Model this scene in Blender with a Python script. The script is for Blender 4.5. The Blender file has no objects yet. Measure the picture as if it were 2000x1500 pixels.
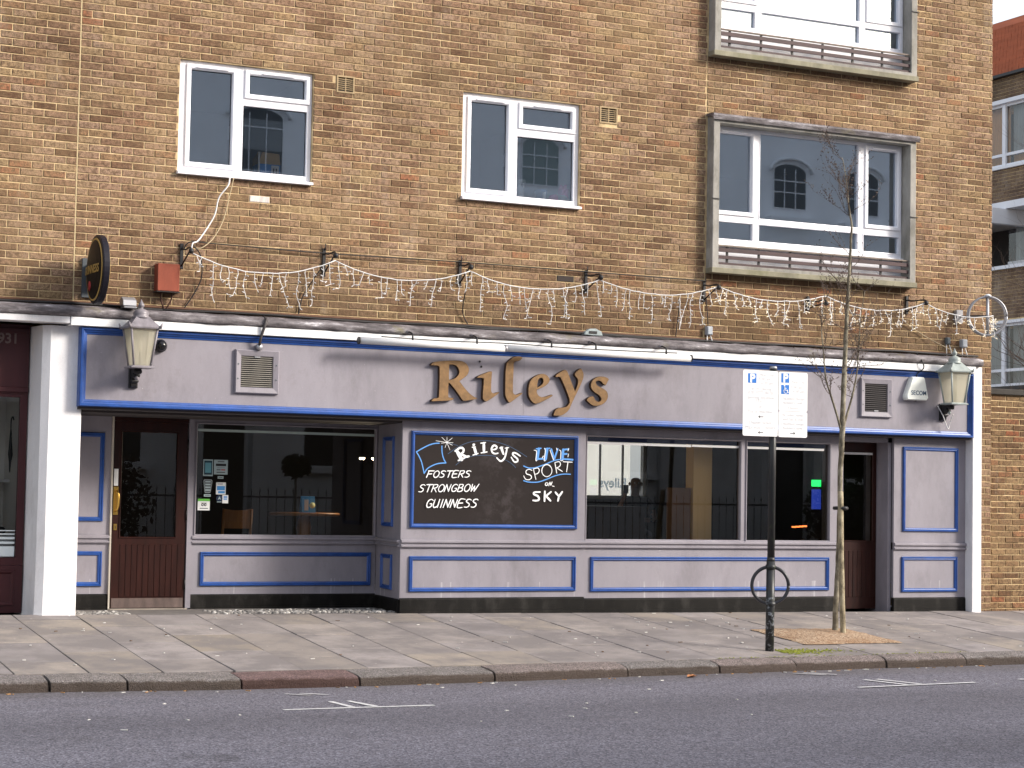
import bpy, bmesh, math, random
from mathutils import Vector, Matrix
C = bpy.context.scene.collection
SC = bpy.context.scene
random.seed(7)
PI = math.pi

# ------------------------------------------------------------------ camera, world, sun, exposure
cam = bpy.data.objects.new('camera', bpy.data.cameras.new('camera')); C.objects.link(cam)
YAW, PITCH, ROLL, FPX = 0.45552964, 0.05583997, 0.01761862, 3879.458
cy, sy, cp, sp = math.cos(YAW), math.sin(YAW), math.cos(PITCH), math.sin(PITCH)
fw = Vector((sy*cp, cy*cp, sp)); r0 = Vector((cy, -sy, 0)); u0 = r0.cross(fw)
rt = r0*math.cos(ROLL) + u0*math.sin(ROLL); up = u0*math.cos(ROLL) - r0*math.sin(ROLL)
M = Matrix((rt, up, -fw)).transposed().to_4x4(); M.translation = Vector((0, -19.586, 1.28))
cam.matrix_world = M
cam.data.sensor_width = 36; cam.data.lens = FPX*36/2000
cam.data.clip_start = .1; cam.data.clip_end = 3000
SC.camera = cam

SUN_DIR = Vector((1.25, -1.0, 0.80)).normalized()          # towards the sun
sun = bpy.data.objects.new('sun', bpy.data.lights.new('sun', 'SUN')); C.objects.link(sun)
sun.rotation_euler = SUN_DIR.to_track_quat('Z', 'Y').to_euler()
sun.location = (30, -20, 25)
sun.data.energy = 2.3; sun.data.angle = math.radians(14); sun.data.color = (1, .955, .90)
W = bpy.data.worlds.new('World'); SC.world = W; W.use_nodes = True
nt = W.node_tree; bg = nt.nodes['Background']
sky = nt.nodes.new('ShaderNodeTexSky'); sky.sky_type = 'NISHITA'; sky.sun_disc = False
sky.sun_elevation = math.asin(SUN_DIR.z); sky.sun_rotation = math.atan2(SUN_DIR.x, SUN_DIR.y)
sky.air_density = 1.2; sky.dust_density = 4.0; sky.ozone_density = 1.0
hz = nt.nodes.new('ShaderNodeMix'); hz.data_type = 'RGBA'; hz.inputs[0].default_value = .38      # thin bright high cloud over the clear sky
hz.inputs[7].default_value = (6.6, 6.5, 6.7, 1)
nt.links.new(sky.outputs[0], hz.inputs[6]); nt.links.new(hz.outputs[2], bg.inputs[0]); bg.inputs[1].default_value = .128
SC.view_settings.view_transform = 'Standard'; SC.view_settings.look = 'None'
SC.view_settings.exposure = 1.08; SC.view_settings.gamma = 1
SC.view_settings.use_curve_mapping = False
SC.cycles.max_bounces = 8; SC.cycles.transparent_max_bounces = 16
SC.cycles.use_denoising = True

# ------------------------------------------------------------------ materials
def mat(name, col, rough=.7, metal=0, spec=.4, emit=None, estr=0):
    m = bpy.data.materials.new(name); m.use_nodes = True
    b = m.node_tree.nodes['Principled BSDF']
    b.inputs['Base Color'].default_value = (*col, 1); b.inputs['Roughness'].default_value = rough
    b.inputs['Metallic'].default_value = metal; b.inputs['Specular IOR Level'].default_value = spec
    if emit: b.inputs['Emission Color'].default_value = (*emit, 1); b.inputs['Emission Strength'].default_value = estr
    return m
class NT:
    def __init__(s, m): s.m = m; s.t = m.node_tree; s.b = s.t.nodes['Principled BSDF']
    def n(s, typ, **k):
        x = s.t.nodes.new(typ)
        for a, v in k.items(): setattr(x, a, v)
        return x
    def l(s, a, b): s.t.links.new(a, b)
    def pos(s):
        if not hasattr(s, '_p'): s._p = s.n('ShaderNodeNewGeometry')
        return s._p.outputs['Position']
    def noise(s, scale, detail=4, rough=.6, vec=None, stretch=None):
        v = vec or s.pos()
        if stretch:
            mp = s.n('ShaderNodeMapping'); mp.inputs['Scale'].default_value = stretch; s.l(v, mp.inputs[0]); v = mp.outputs[0]
        x = s.n('ShaderNodeTexNoise'); x.inputs['Scale'].default_value = scale
        x.inputs['Detail'].default_value = detail; x.inputs['Roughness'].default_value = rough
        s.l(v, x.inputs['Vector']); return x.outputs['Fac']
    def ramp(s, fac, stops, interp='LINEAR'):
        x = s.n('ShaderNodeValToRGB'); x.color_ramp.interpolation = interp; e = x.color_ramp.elements
        while len(e) < len(stops): e.new(.5)
        for i, (p, c) in enumerate(stops):
            e[i].position = p; e[i].color = (*c, 1) if len(c) == 3 else c
        s.l(fac, x.inputs[0]); return x.outputs[0]
    def mix(s, fac, a, b, mode='MIX'):
        x = s.n('ShaderNodeMix', data_type='RGBA', blend_type=mode)
        for i, v in ((0, fac), (6, a), (7, b)):
            if isinstance(v, (int, float)): x.inputs[i].default_value = v
            elif isinstance(v, tuple): x.inputs[i].default_value = (*v, 1)
            else: s.l(v, x.inputs[i])
        return x.outputs[2]
    def math(s, op, a, b=0.):
        x = s.n('ShaderNodeMath', operation=op)
        for i, v in ((0, a), (1, b)):
            if isinstance(v, (int, float)): x.inputs[i].default_value = v
            else: s.l(v, x.inputs[i])
        return x.outputs[0]
    def col(s, c): s.l(c, s.b.inputs['Base Color'])
    def bump(s, h, st=.3, d=.01):
        x = s.n('ShaderNodeBump'); x.inputs['Strength'].default_value = st; x.inputs['Distance'].default_value = d
        s.l(h, x.inputs['Height']); s.l(x.outputs[0], s.b.inputs['Normal'])
    def sepz(s):
        x = s.n('ShaderNodeSeparateXYZ'); s.l(s.pos(), x.inputs[0]); return x.outputs

def worn(name, col, rough, var=.25, scale=6, streak=(1, 1, .25), spec=.35, grime=None, gcol=(.05, .045, .04), bump=.0):
    """painted or weathered surface: broad tone drift, vertical streaks, fine speckle"""
    m = mat(name, col, rough, spec=spec); t = NT(m)
    a = t.noise(scale, 6, .65, stretch=streak)
    c = t.mix(t.ramp(a, [(.3, (0, 0, 0)), (.7, (1, 1, 1))]), tuple(x*(1-var) for x in col), tuple(min(.9, x*(1+var*.5)) for x in col))
    f = t.noise(140, 2, .5)
    c = t.mix(t.ramp(f, [(.35, (.16,)*3), (.6, (0, 0, 0))]), c, tuple(x*.6 for x in col))
    if name == 'lavender_paint':                            # runs of old white paint and scuffs low down, soot along the top edges
        z = t.sepz()[2]; lowm = t.math('MULTIPLY', t.math('LESS_THAN', z, .33), t.math('GREATER_THAN', z, .12))
        dr = t.ramp(t.noise(16, 3, .6, stretch=(1, 1, .035)), [(.60, (0, 0, 0)), (.66, (.7,)*3)]); c = t.mix(t.math('MULTIPLY', dr, t.math('MULTIPLY', lowm, t.noise(3.5, 4, .7))), c, (.62, .60, .62))
        sc = t.ramp(t.noise(5.5, 7, .78), [(.56, (0, 0, 0)), (.72, (.55,)*3)]); c = t.mix(sc, c, (.21, .19, .20))
        ch = t.ramp(t.noise(48, 3, .6), [(.735, (0, 0, 0)), (.75, (.9,)*3)]); c = t.mix(ch, c, (.60, .57, .56))
    if grime:
        g = t.ramp(t.noise(grime, 8, .72, stretch=(1, 1, .45)), [(.5, (0, 0, 0)), (.75, (.75,)*3)])
        c = t.mix(g, c, gcol)
    t.col(c)
    if bump: t.bump(t.noise(60, 4), bump, .004)
    return m

def brick_mat(name, tones, light_smear=.35, seedv=0.):
    m = mat(name, (.3, .2, .12), .9, spec=.15); t = NT(m)
    oi = t.n('ShaderNodeObjectInfo'); t.pos()
    rnd = t.math('FRACT', t.math('ADD', t.math('MULTIPLY', oi.outputs['Random'], 7.31), t._p.outputs['Random Per Island']))
    c = t.ramp(rnd, tones, 'LINEAR')
    blotch = t.noise(26, 5, .7); streak = t.noise(38, 5, .7, stretch=(.5, 1, 1.6))
    c = t.mix(t.ramp(blotch, [(.38, (.9,)*3), (.56, (0, 0, 0))]), c, (.085, .048, .028))          # dark kiln marks
    c = t.mix(t.ramp(streak, [(.50, (0, 0, 0)), (.70, (light_smear,)*3)]), c, (.50, .36, .20))
    lf = t.math('MULTIPLY', t.ramp(t.noise(1.3, 5, .65), [(.42, (0, 0, 0)), (.66, (.6,)*3)]), t.noise(30, 4, .7)); c = t.mix(lf, c, (.52, .38, .20))     # mortar smear
    c = t.mix(t.ramp(t.noise(170, 2, .6), [(.36, (.75,)*3), (.54, (0, 0, 0))]), c, (.07, .043, .03))  # pits
    big = t.ramp(t.noise(.8, 5, .65), [(.32, (.70,)*3), (.5, (.97,)*3), (.68, (1.12,)*3)])
    c = t.mix(1., c, big, 'MULTIPLY')
    # soot and rain dirt just above the lead ledge
    z = t.sepz()[2]
    g = t.math('MULTIPLY', t.math('SUBTRACT', 1., t.math('MINIMUM', t.math('MULTIPLY', t.math('ABSOLUTE', t.math('SUBTRACT', z, 3.05)), 1.2), 1.)), t.noise(2.2, 5, .6))
    c = t.mix(t.math('MULTIPLY', g, .75), c, (.11, .072, .04))
    # darker brown just below the two projecting window surrounds, fading downwards
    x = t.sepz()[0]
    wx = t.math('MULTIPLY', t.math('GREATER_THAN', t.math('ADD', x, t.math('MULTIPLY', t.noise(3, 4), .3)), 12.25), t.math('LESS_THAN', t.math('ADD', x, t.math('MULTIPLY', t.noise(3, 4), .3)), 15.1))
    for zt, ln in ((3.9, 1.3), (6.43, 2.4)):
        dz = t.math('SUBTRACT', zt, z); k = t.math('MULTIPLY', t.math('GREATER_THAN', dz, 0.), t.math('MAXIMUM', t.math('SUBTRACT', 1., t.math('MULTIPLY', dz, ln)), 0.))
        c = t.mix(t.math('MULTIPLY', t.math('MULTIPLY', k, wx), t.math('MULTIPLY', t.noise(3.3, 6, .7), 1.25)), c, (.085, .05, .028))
    pale = t.math('MULTIPLY', t.ramp(t.noise(1.7, 6, .7, stretch=(1, 1, .35)), [(.56, (0, 0, 0)), (.74, (.5,)*3)]), t.noise(20, 3)); c = t.mix(pale, c, (.55, .47, .38))
    t.col(c); t.bump(t.noise(70, 5, .7), .8, .008)
    return m
TONES = [(0., (.145, .076, .044)), (.14, (.215, .121, .074)), (.38, (.293, .175, .111)), (.6, (.355, .222, .146)), (.78, (.40, .265, .182)), (.89, (.385, .268, .145)), (.97, (.30, .15, .085)), (1., (.38, .15, .078))]
BRICK = brick_mat('stock_brick', TONES)
BRICK_B = brick_mat('garden_wall_brick', [(0., (.16, .085, .045)), (.3, (.24, .14, .075)), (.6, (.31, .205, .11)), (.85, (.30, .19, .10)), (1., (.40, .14, .07))], .2)
BRICK_W = brick_mat('wing_brick', [(0., (.15, .10, .075)), (.5, (.21, .15, .115)), (1., (.26, .19, .145))], .2)
BRICK_O = brick_mat('new_orange_brick', [(0., (.55, .19, .09)), (1., (.62, .25, .13))], .12)
BRICK_K = mat('black_brick', (.035, .025, .022), .8)
BRICK_P = worn('white_splashed_brick', (.66, .60, .56), .8, .3, 30)
def _mortar():
    m = mat('mortar', (.5, .38, .22), .95, spec=.1); t = NT(m)
    c = t.ramp(t.noise(9, 5, .7), [(.3, (.38, .27, .14)), (.5, (.66, .50, .28)), (.72, (.80, .65, .40))])
    c = t.mix(t.ramp(t.noise(2.1, 5, .6), [(.42, (.7,)*3), (.6, (0, 0, 0))]), c, (.34, .24, .14))
    t.col(c); t.bump(t.noise(120, 3), .5, .003); return m
MORTAR = _mortar()
LAV = worn('lavender_paint', (.278, .257, .287), .55, .16, 3, (1, 1, .35), grime=1.9, gcol=(.15, .135, .15), bump=.12)
BLUE = worn('blue_gloss_paint', (.017, .074, .30), .38, .3, 9, (1, 1, 1), spec=.5)
WHITE = worn('white_masonry_paint', (.80, .79, .80), .75, .06, 4, (1, 1, .3), grime=2.6, gcol=(.52, .5, .5), bump=.25)
WTRIM = worn('white_trim_paint', (.82, .82, .82), .5, .08, 5, (1, 1, .6))
PVC = mat('white_upvc', (.80, .795, .83), .3, spec=.5)
PVC2 = mat('white_metal_frame', (.74, .75, .78), .4)
def _lead():
    m = mat('weathered_lead', (.16, .15, .16), .7); t = NT(m)
    c = t.ramp(t.noise(5, 7, .75, stretch=(.6, 1, 3)), [(.32, (.035, .03, .032)), (.48, (.12, .105, .11)), (.6, (.24, .22, .23)), (.70, (.70, .68, .70))])
    c = t.mix(t.ramp(t.noise(2.3, 4, .6), [(.62, (0, 0, 0)), (.72, (.5,)*3)]), c, (.17, .15, .05))
    t.col(c); t.bump(t.noise(30, 5), .6, .012); return m
LEAD = _lead()
PLINTH = worn('black_plinth', (.009, .008, .007), .6, .5, 5, (1, 1, .4), spec=.15, grime=4, gcol=(.05, .046, .042), bump=.3)
SOFF = mat('dark_soffit', (.05, .042, .042), .9)
WOOD = worn('dark_red_door_wood', (.028, .007, .0045), .4, .5, 16, (1, 1, .12), spec=.25)
WOODK = worn('scuffed_kick_board', (.12, .085, .075), .6, .5, 9, (1, 1, .4))
MAROON = worn('maroon_shop_paint', (.060, .013, .016), .45, .3, 5)
BRASS = mat('brass', (.62, .38, .09), .3, 1)
GOLD = worn('gold_letter_face', (.235, .132, .052), .6, .4, 14, (1, 1, 1), bump=.2)
GOLDS = mat('gold_letter_edge', (.055, .026, .012), .7)
def _chalk():
    m = mat('chalkboard_black', (.045, .038, .036), .75); t = NT(m)
    sm = t.ramp(t.noise(3.2, 7, .7), [(.48, (0, 0, 0)), (.75, (.28,)*3)])
    x = t.sepz()
    ctr = t.math('SUBTRACT', 1., t.math('MINIMUM', t.math('MULTIPLY', t.math('ABSOLUTE', t.math('SUBTRACT', x[0], 9.5)), 2.2), 1.))
    t.col(t.mix(t.math('MULTIPLY', sm, ctr), (.024, .019, .018), (.22, .19, .20))); m.node_tree.nodes['Principled BSDF'].inputs['Specular IOR Level'].default_value = .12; return m
CHALK = _chalk()
PAINTW = mat('sign_white', (.80, .80, .80), .6); PAINTB = mat('sign_light_blue', (.10, .30, .68), .6); PAINTD = mat('sign_dim_blue', (.045, .09, .17), .6)
CONC = worn('stained_concrete', (.33, .315, .285), .9, .4, 4, (1, 1, .5), grime=5, gcol=(.10, .095, .07), bump=.3)
CONCM = worn('mossy_concrete', (.27, .25, .18), .9, .4, 5, (1, 1, .6), grime=4, gcol=(.13, .13, .05), bump=.4)
SLAT = worn('brown_stained_slat', (.062, .034, .036), .6, .4, 7, (.3, 1, 1))
BLACK = mat('black_iron', (.018, .017, .018), .45)
CABLE = mat('black_cable', (.02, .018, .018), .6)
CABW = mat('white_cable', (.66, .65, .64), .5)
BULB = mat('warm_bulb', (.86, .80, .68), .3, emit=(1, .76, .42), estr=.22)
GREYM = mat('grey_galvanised', (.36, .36, .38), .45, .6)
SILV = worn('silver_lamp_paint', (.24, .22, .24), .4, .35, 12)
LAMPP = bpy.data.materials.new('milky_lamp_pane'); LAMPP.use_nodes = True
_q = LAMPP.node_tree; _m1 = _q.nodes.new('ShaderNodeMixShader'); _m1.inputs[0].default_value = .5; _m2 = _q.nodes.new('ShaderNodeMixShader'); _m2.inputs[0].default_value = .62
_df = _q.nodes.new('ShaderNodeBsdfDiffuse'); _df.inputs[0].default_value = (.66, .62, .48, 1); _tl = _q.nodes.new('ShaderNodeBsdfTranslucent'); _tl.inputs[0].default_value = (.70, .66, .52, 1); _tp = _q.nodes.new('ShaderNodeBsdfTransparent')
for _a, _b in ((_df.outputs[0], _m1.inputs[1]), (_tl.outputs[0], _m1.inputs[2]), (_tp.outputs[0], _m2.inputs[1]), (_m1.outputs[0], _m2.inputs[2]), (_m2.outputs[0], _q.nodes['Material Output'].inputs[0])): _q.links.new(_a, _b)
LAMPG = worn('green_grey_lamp_paint', (.34, .38, .36), .45, .3, 12)
RUST = worn('rusty_red_box', (.27, .065, .035), .75, .35, 8, (1, 1, .3))
GREYB = worn('grey_box', (.40, .43, .47), .5, .15, 9)
def glass(name, refl, tint=(.85, .88, .9), rough=0.0, gcol=(1, 1, 1)):
    m = bpy.data.materials.new(name); m.use_nodes = True; t = m.node_tree; t.nodes.clear()
    o = t.nodes.new('ShaderNodeOutputMaterial'); mx = t.nodes.new('ShaderNodeMixShader')
    tr = t.nodes.new('ShaderNodeBsdfTransparent'); tr.inputs[0].default_value = (*tint, 1)
    gl = t.nodes.new('ShaderNodeBsdfGlossy'); gl.inputs['Roughness'].default_value = rough; gl.inputs[0].default_value = (*gcol, 1)
    fr = t.nodes.new('ShaderNodeFresnel'); fr.inputs[0].default_value = 1.5
    mu = t.nodes.new('ShaderNodeMath'); mu.operation = 'MULTIPLY'; mu.use_clamp = True; mu.inputs[1].default_value = refl
    t.links.new(fr.outputs[0], mu.inputs[0]); t.links.new(mu.outputs[0], mx.inputs[0])
    t.links.new(tr.outputs[0], mx.inputs[1]); t.links.new(gl.outputs[0], mx.inputs[2]); t.links.new(mx.outputs[0], o.inputs[0])
    return m
GLASS = glass('shop_glass', 1.25, (.86, .88, .88))
GLASSU = glass('double_glazing', 8.2, (.96, .98, 1.0), rough=.012, gcol=(.76, .87, 1.0))
GLASSW = glass('plain_glass', 1.2, (.86, .88, .88))
GLASSL = glass('lamp_glass', 1.6, (.86, .86, .78), .08)
FROST = mat('frosted_film', (.72, .78, .78), .6)
def _asphalt():
    m = mat('asphalt', (.1, .1, .1), .85, spec=.3); t = NT(m)
    v = t.n('ShaderNodeTexVoronoi'); v.inputs['Scale'].default_value = 75; t.l(t.pos(), v.inputs['Vector'])
    g = t.ramp(v.outputs['Color'], [(.1, (.060, .056, .068)), (.5, (.142, .134, .158)), (.9, (.275, .265, .30))])
    b = t.ramp(t.noise(.55, 5, .6, stretch=(.35, 1, 1)), [(.32, (.80,)*3), (.68, (1.12,)*3)])
    c = t.mix(1., g, b, 'MULTIPLY')
    c = t.mix(t.ramp(t.noise(2.6, 6, .7), [(.55, (0, 0, 0)), (.72, (.4,)*3)]), c, (.075, .066, .066))
    c = t.mix(t.ramp(t.noise(.35, 3, .5, stretch=(.12, 1, 1)), [(.44, (0, 0, 0)), (.58, (.28,)*3)]), c, (.075, .07, .08))     # polished wheel tracks
    c = t.mix(t.ramp(t.noise(1.1, 7, .75), [(.66, (0, 0, 0)), (.70, (.45,)*3)]), c, (.05, .046, .05))                         # oil and patch marks
    yy = t.sepz()[1]
    gut = t.math('MULTIPLY', t.math('MAXIMUM', t.math('SUBTRACT', 1., t.math('MULTIPLY', t.math('ABSOLUTE', t.math('ADD', yy, 3.4)), 1.6)), 0.), t.noise(3, 6, .7)); c = t.mix(gut, c, (.10, .085, .075))
    t.col(c); t.bump(t.math('ADD', v.outputs['Distance'], t.noise(160, 3)), .7, .006); return m
ASPH = _asphalt()
def _slab(name, a, b):
    m = mat(name, a, .85, spec=.25); t = NT(m)
    oi = t.n('ShaderNodeObjectInfo')
    c = t.mix(t.ramp(oi.outputs['Random'], [(0, (0, 0, 0)), (.55, (.35,)*3), (.75, (1, 1, 1)), (1, (.1,)*3)]), a, b)
    br = t.ramp(t.math('FRACT', t.math('MULTIPLY', oi.outputs['Random'], 13.7)), [(0, (.86,)*3), (1, (1.10,)*3)])
    c = t.mix(1., c, br, 'MULTIPLY')
    c = t.mix(t.ramp(t.noise(1.8, 7, .68), [(.42, (.85,)*3), (.60, (0, 0, 0))]), c, tuple(x*.60 for x in a))
    c = t.mix(t.ramp(t.noise(7, 6, .7), [(.55, (0, 0, 0)), (.78, (.6,)*3)]), c, tuple(x*.72 for x in b))
    v = t.n('ShaderNodeTexVoronoi'); v.inputs['Scale'].default_value = 7; t.l(t.pos(), v.inputs['Vector'])
    c = t.mix(t.ramp(v.outputs['Distance'], [(.05, (.55,)*3), (.08, (0, 0, 0))]), c, (.52, .49, .45))    # trodden gum
    c = t.mix(t.ramp(t.noise(150, 2), [(.32, (.45,)*3), (.5, (0, 0, 0))]), c, tuple(x*.6 for x in a))
    t.col(c); t.bump(t.noise(110, 4), .4, .003); return m
SLABM = _slab('york_slab', (.295, .265, .258), (.31, .265, .215))
SLABBED = worn('slab_joint_dirt', (.04, .035, .03), .95, .4, 12, (1, 1, 1))
def _granite():
    m = mat('kerb_granite', (.3, .28, .27), .85); t = NT(m); oi = t.n('ShaderNodeObjectInfo')
    v = t.n('ShaderNodeTexVoronoi'); v.inputs['Scale'].default_value = 110; t.l(t.pos(), v.inputs['Vector'])
    c = t.ramp(v.outputs['Color'], [(.1, (.12, .11, .11)), (.5, (.29, .27, .26)), (.9, (.46, .43, .42))])
    tint = t.ramp(oi.outputs['Random'], [(0, (1, .95, .92)), (.5, (.92, .9, .88)), (.8, (1.05, .9, .86)), (1, (.9, .9, .9))])
    c = t.mix(1., c, tint, 'MULTIPLY')
    c = t.mix(t.ramp(t.noise(6, 6, .7), [(.45, (0, 0, 0)), (.7, (.6,)*3)]), c, (.13, .115, .10))
    ng = t._p.outputs['Normal']; sx = t.n('ShaderNodeSeparateXYZ'); t.l(ng, sx.inputs[0])
    low = t.ramp(t.math('ADD', t.noise(5, 5, .6), t.math('MULTIPLY', t.math('ADD', t.sepz()[2], .308), -16.)), [(.42, (0, 0, 0)), (.75, (.88,)*3)])
    c = t.mix(low, c, (.085, .06, .045))                                                              # road splash grime
    t.col(c); t.bump(t.math('ADD', t.noise(24, 6, .75), t.noise(110, 3)), 1., .03); return m, t, c
GRAN, _t, _c = _granite()
REDG, _t, _c = _granite(); REDG.name = 'red_kerb_granite'; _t.col(_t.mix(1., _c, (.86, .62, .62), 'MULTIPLY'))
LINE = worn('worn_road_paint', (.72, .71, .70), .7, .25, 14, (1, 1, 1), grime=16, gcol=(.36, .355, .36))
LINE2 = worn('very_worn_road_paint', (.55, .54, .54), .7, .35, 14, (1, 1, 1), grime=9, gcol=(.12, .118, .125))
def _soil():
    m = mat('sandy_gravel', (.36, .22, .12), .95); t = NT(m)
    v = t.n('ShaderNodeTexVoronoi'); v.inputs['Scale'].default_value = 60; t.l(t.pos(), v.inputs['Vector'])
    c = t.ramp(v.outputs['Color'], [(.1, (.20, .125, .075)), (.5, (.36, .245, .155)), (.9, (.52, .40, .28))])
    c = t.mix(t.ramp(t.noise(4, 5), [(.45, (0, 0, 0)), (.7, (.5,)*3)]), c, (.25, .13, .06))
    t.col(c); t.bump(v.outputs['Distance'], .8, .01); return m
SOIL = _soil()
MOSS = worn('yellow_green_moss', (.22, .24, .03), .95, .5, 25, (1, 1, 1))
def _bark(name, a, b):
    m = mat(name, a, .9); t = NT(m)
    t.col(t.ramp(t.noise(14, 6, .7, stretch=(1, 1, .5)), [(.35, tuple(x*.4 for x in a)), (.5, a), (.68, b)])); t.bump(t.noise(40, 4), .6, .01); return m
BARK = _bark('bark', (.17, .145, .10), (.36, .33, .25)); STAKE = _bark('stake_wood', (.30, .25, .16), (.42, .37, .26))
TWIG = mat('twig', (.085, .06, .048), .8)
STUCCO = worn('pale_stucco', (.82, .82, .82), .8, .08, 2, (1, 1, .5))
TILE = worn('orange_roof_tile', (.42, .12, .055), .85, .25, 3, (1, .4, 3))
WARMW = worn('varnished_wood', (.40, .17, .05), .4, .3, 18, (1, 1, .15))
PANEL = mat('orange_cream_column', (.80, .50, .19), .5)
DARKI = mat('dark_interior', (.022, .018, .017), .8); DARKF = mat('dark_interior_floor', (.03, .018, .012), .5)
ROOMW = mat('upstairs_room_wall', (.45, .47, .50), .9); CREAM = mat('cream_interior', (.72, .69, .64), .8)
CARD = mat('brown_cardboard', (.62, .44, .25), .85); BLUEP = mat('blue_print', (.10, .30, .66), .5); PAPER = mat('white_paper', (.78, .78, .76), .7)
PINK = mat('pink_cloth', (.70, .12, .35), .8); GREYC = mat('grey_cloth', (.42, .40, .44), .85)
CURT = worn('orange_curtain', (.66, .36, .16), .9, .25, 8, (1, 6, .2)); NETC = mat('white_net', (.68, .67, .66), .9); GNET = mat('greyish_net', (.42, .43, .43), .9)
SKIN = mat('skin', (.42, .23, .16), .6); TSHIRT = mat('navy_tshirt', (.02, .022, .03), .9); TROUS = mat('dark_trousers', (.016, .016, .02), .9); HAIR = mat('short_dark_hair', (.02, .014, .01), .7)
LEAFM = mat('orange_dead_leaf', (.36, .15, .06), .8)
HEDGE = mat('hedge_green', (.03, .045, .02), .8)
GREENE = mat('green_exit_light', (0, .3, .05), .4, emit=(.02, 1, .15), estr=.9); BLUEE = mat('blue_screen', (.02, .05, .3), .4, emit=(.05, .10, .7), estr=.22)
REDE = mat('orange_lights', (.5, .1, .02), .4, emit=(1, .22, .05), estr=1.3); SPOTE = mat('spot_lamp', (1, .9, .7), .4, emit=(1, .88, .62), estr=5)

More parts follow.
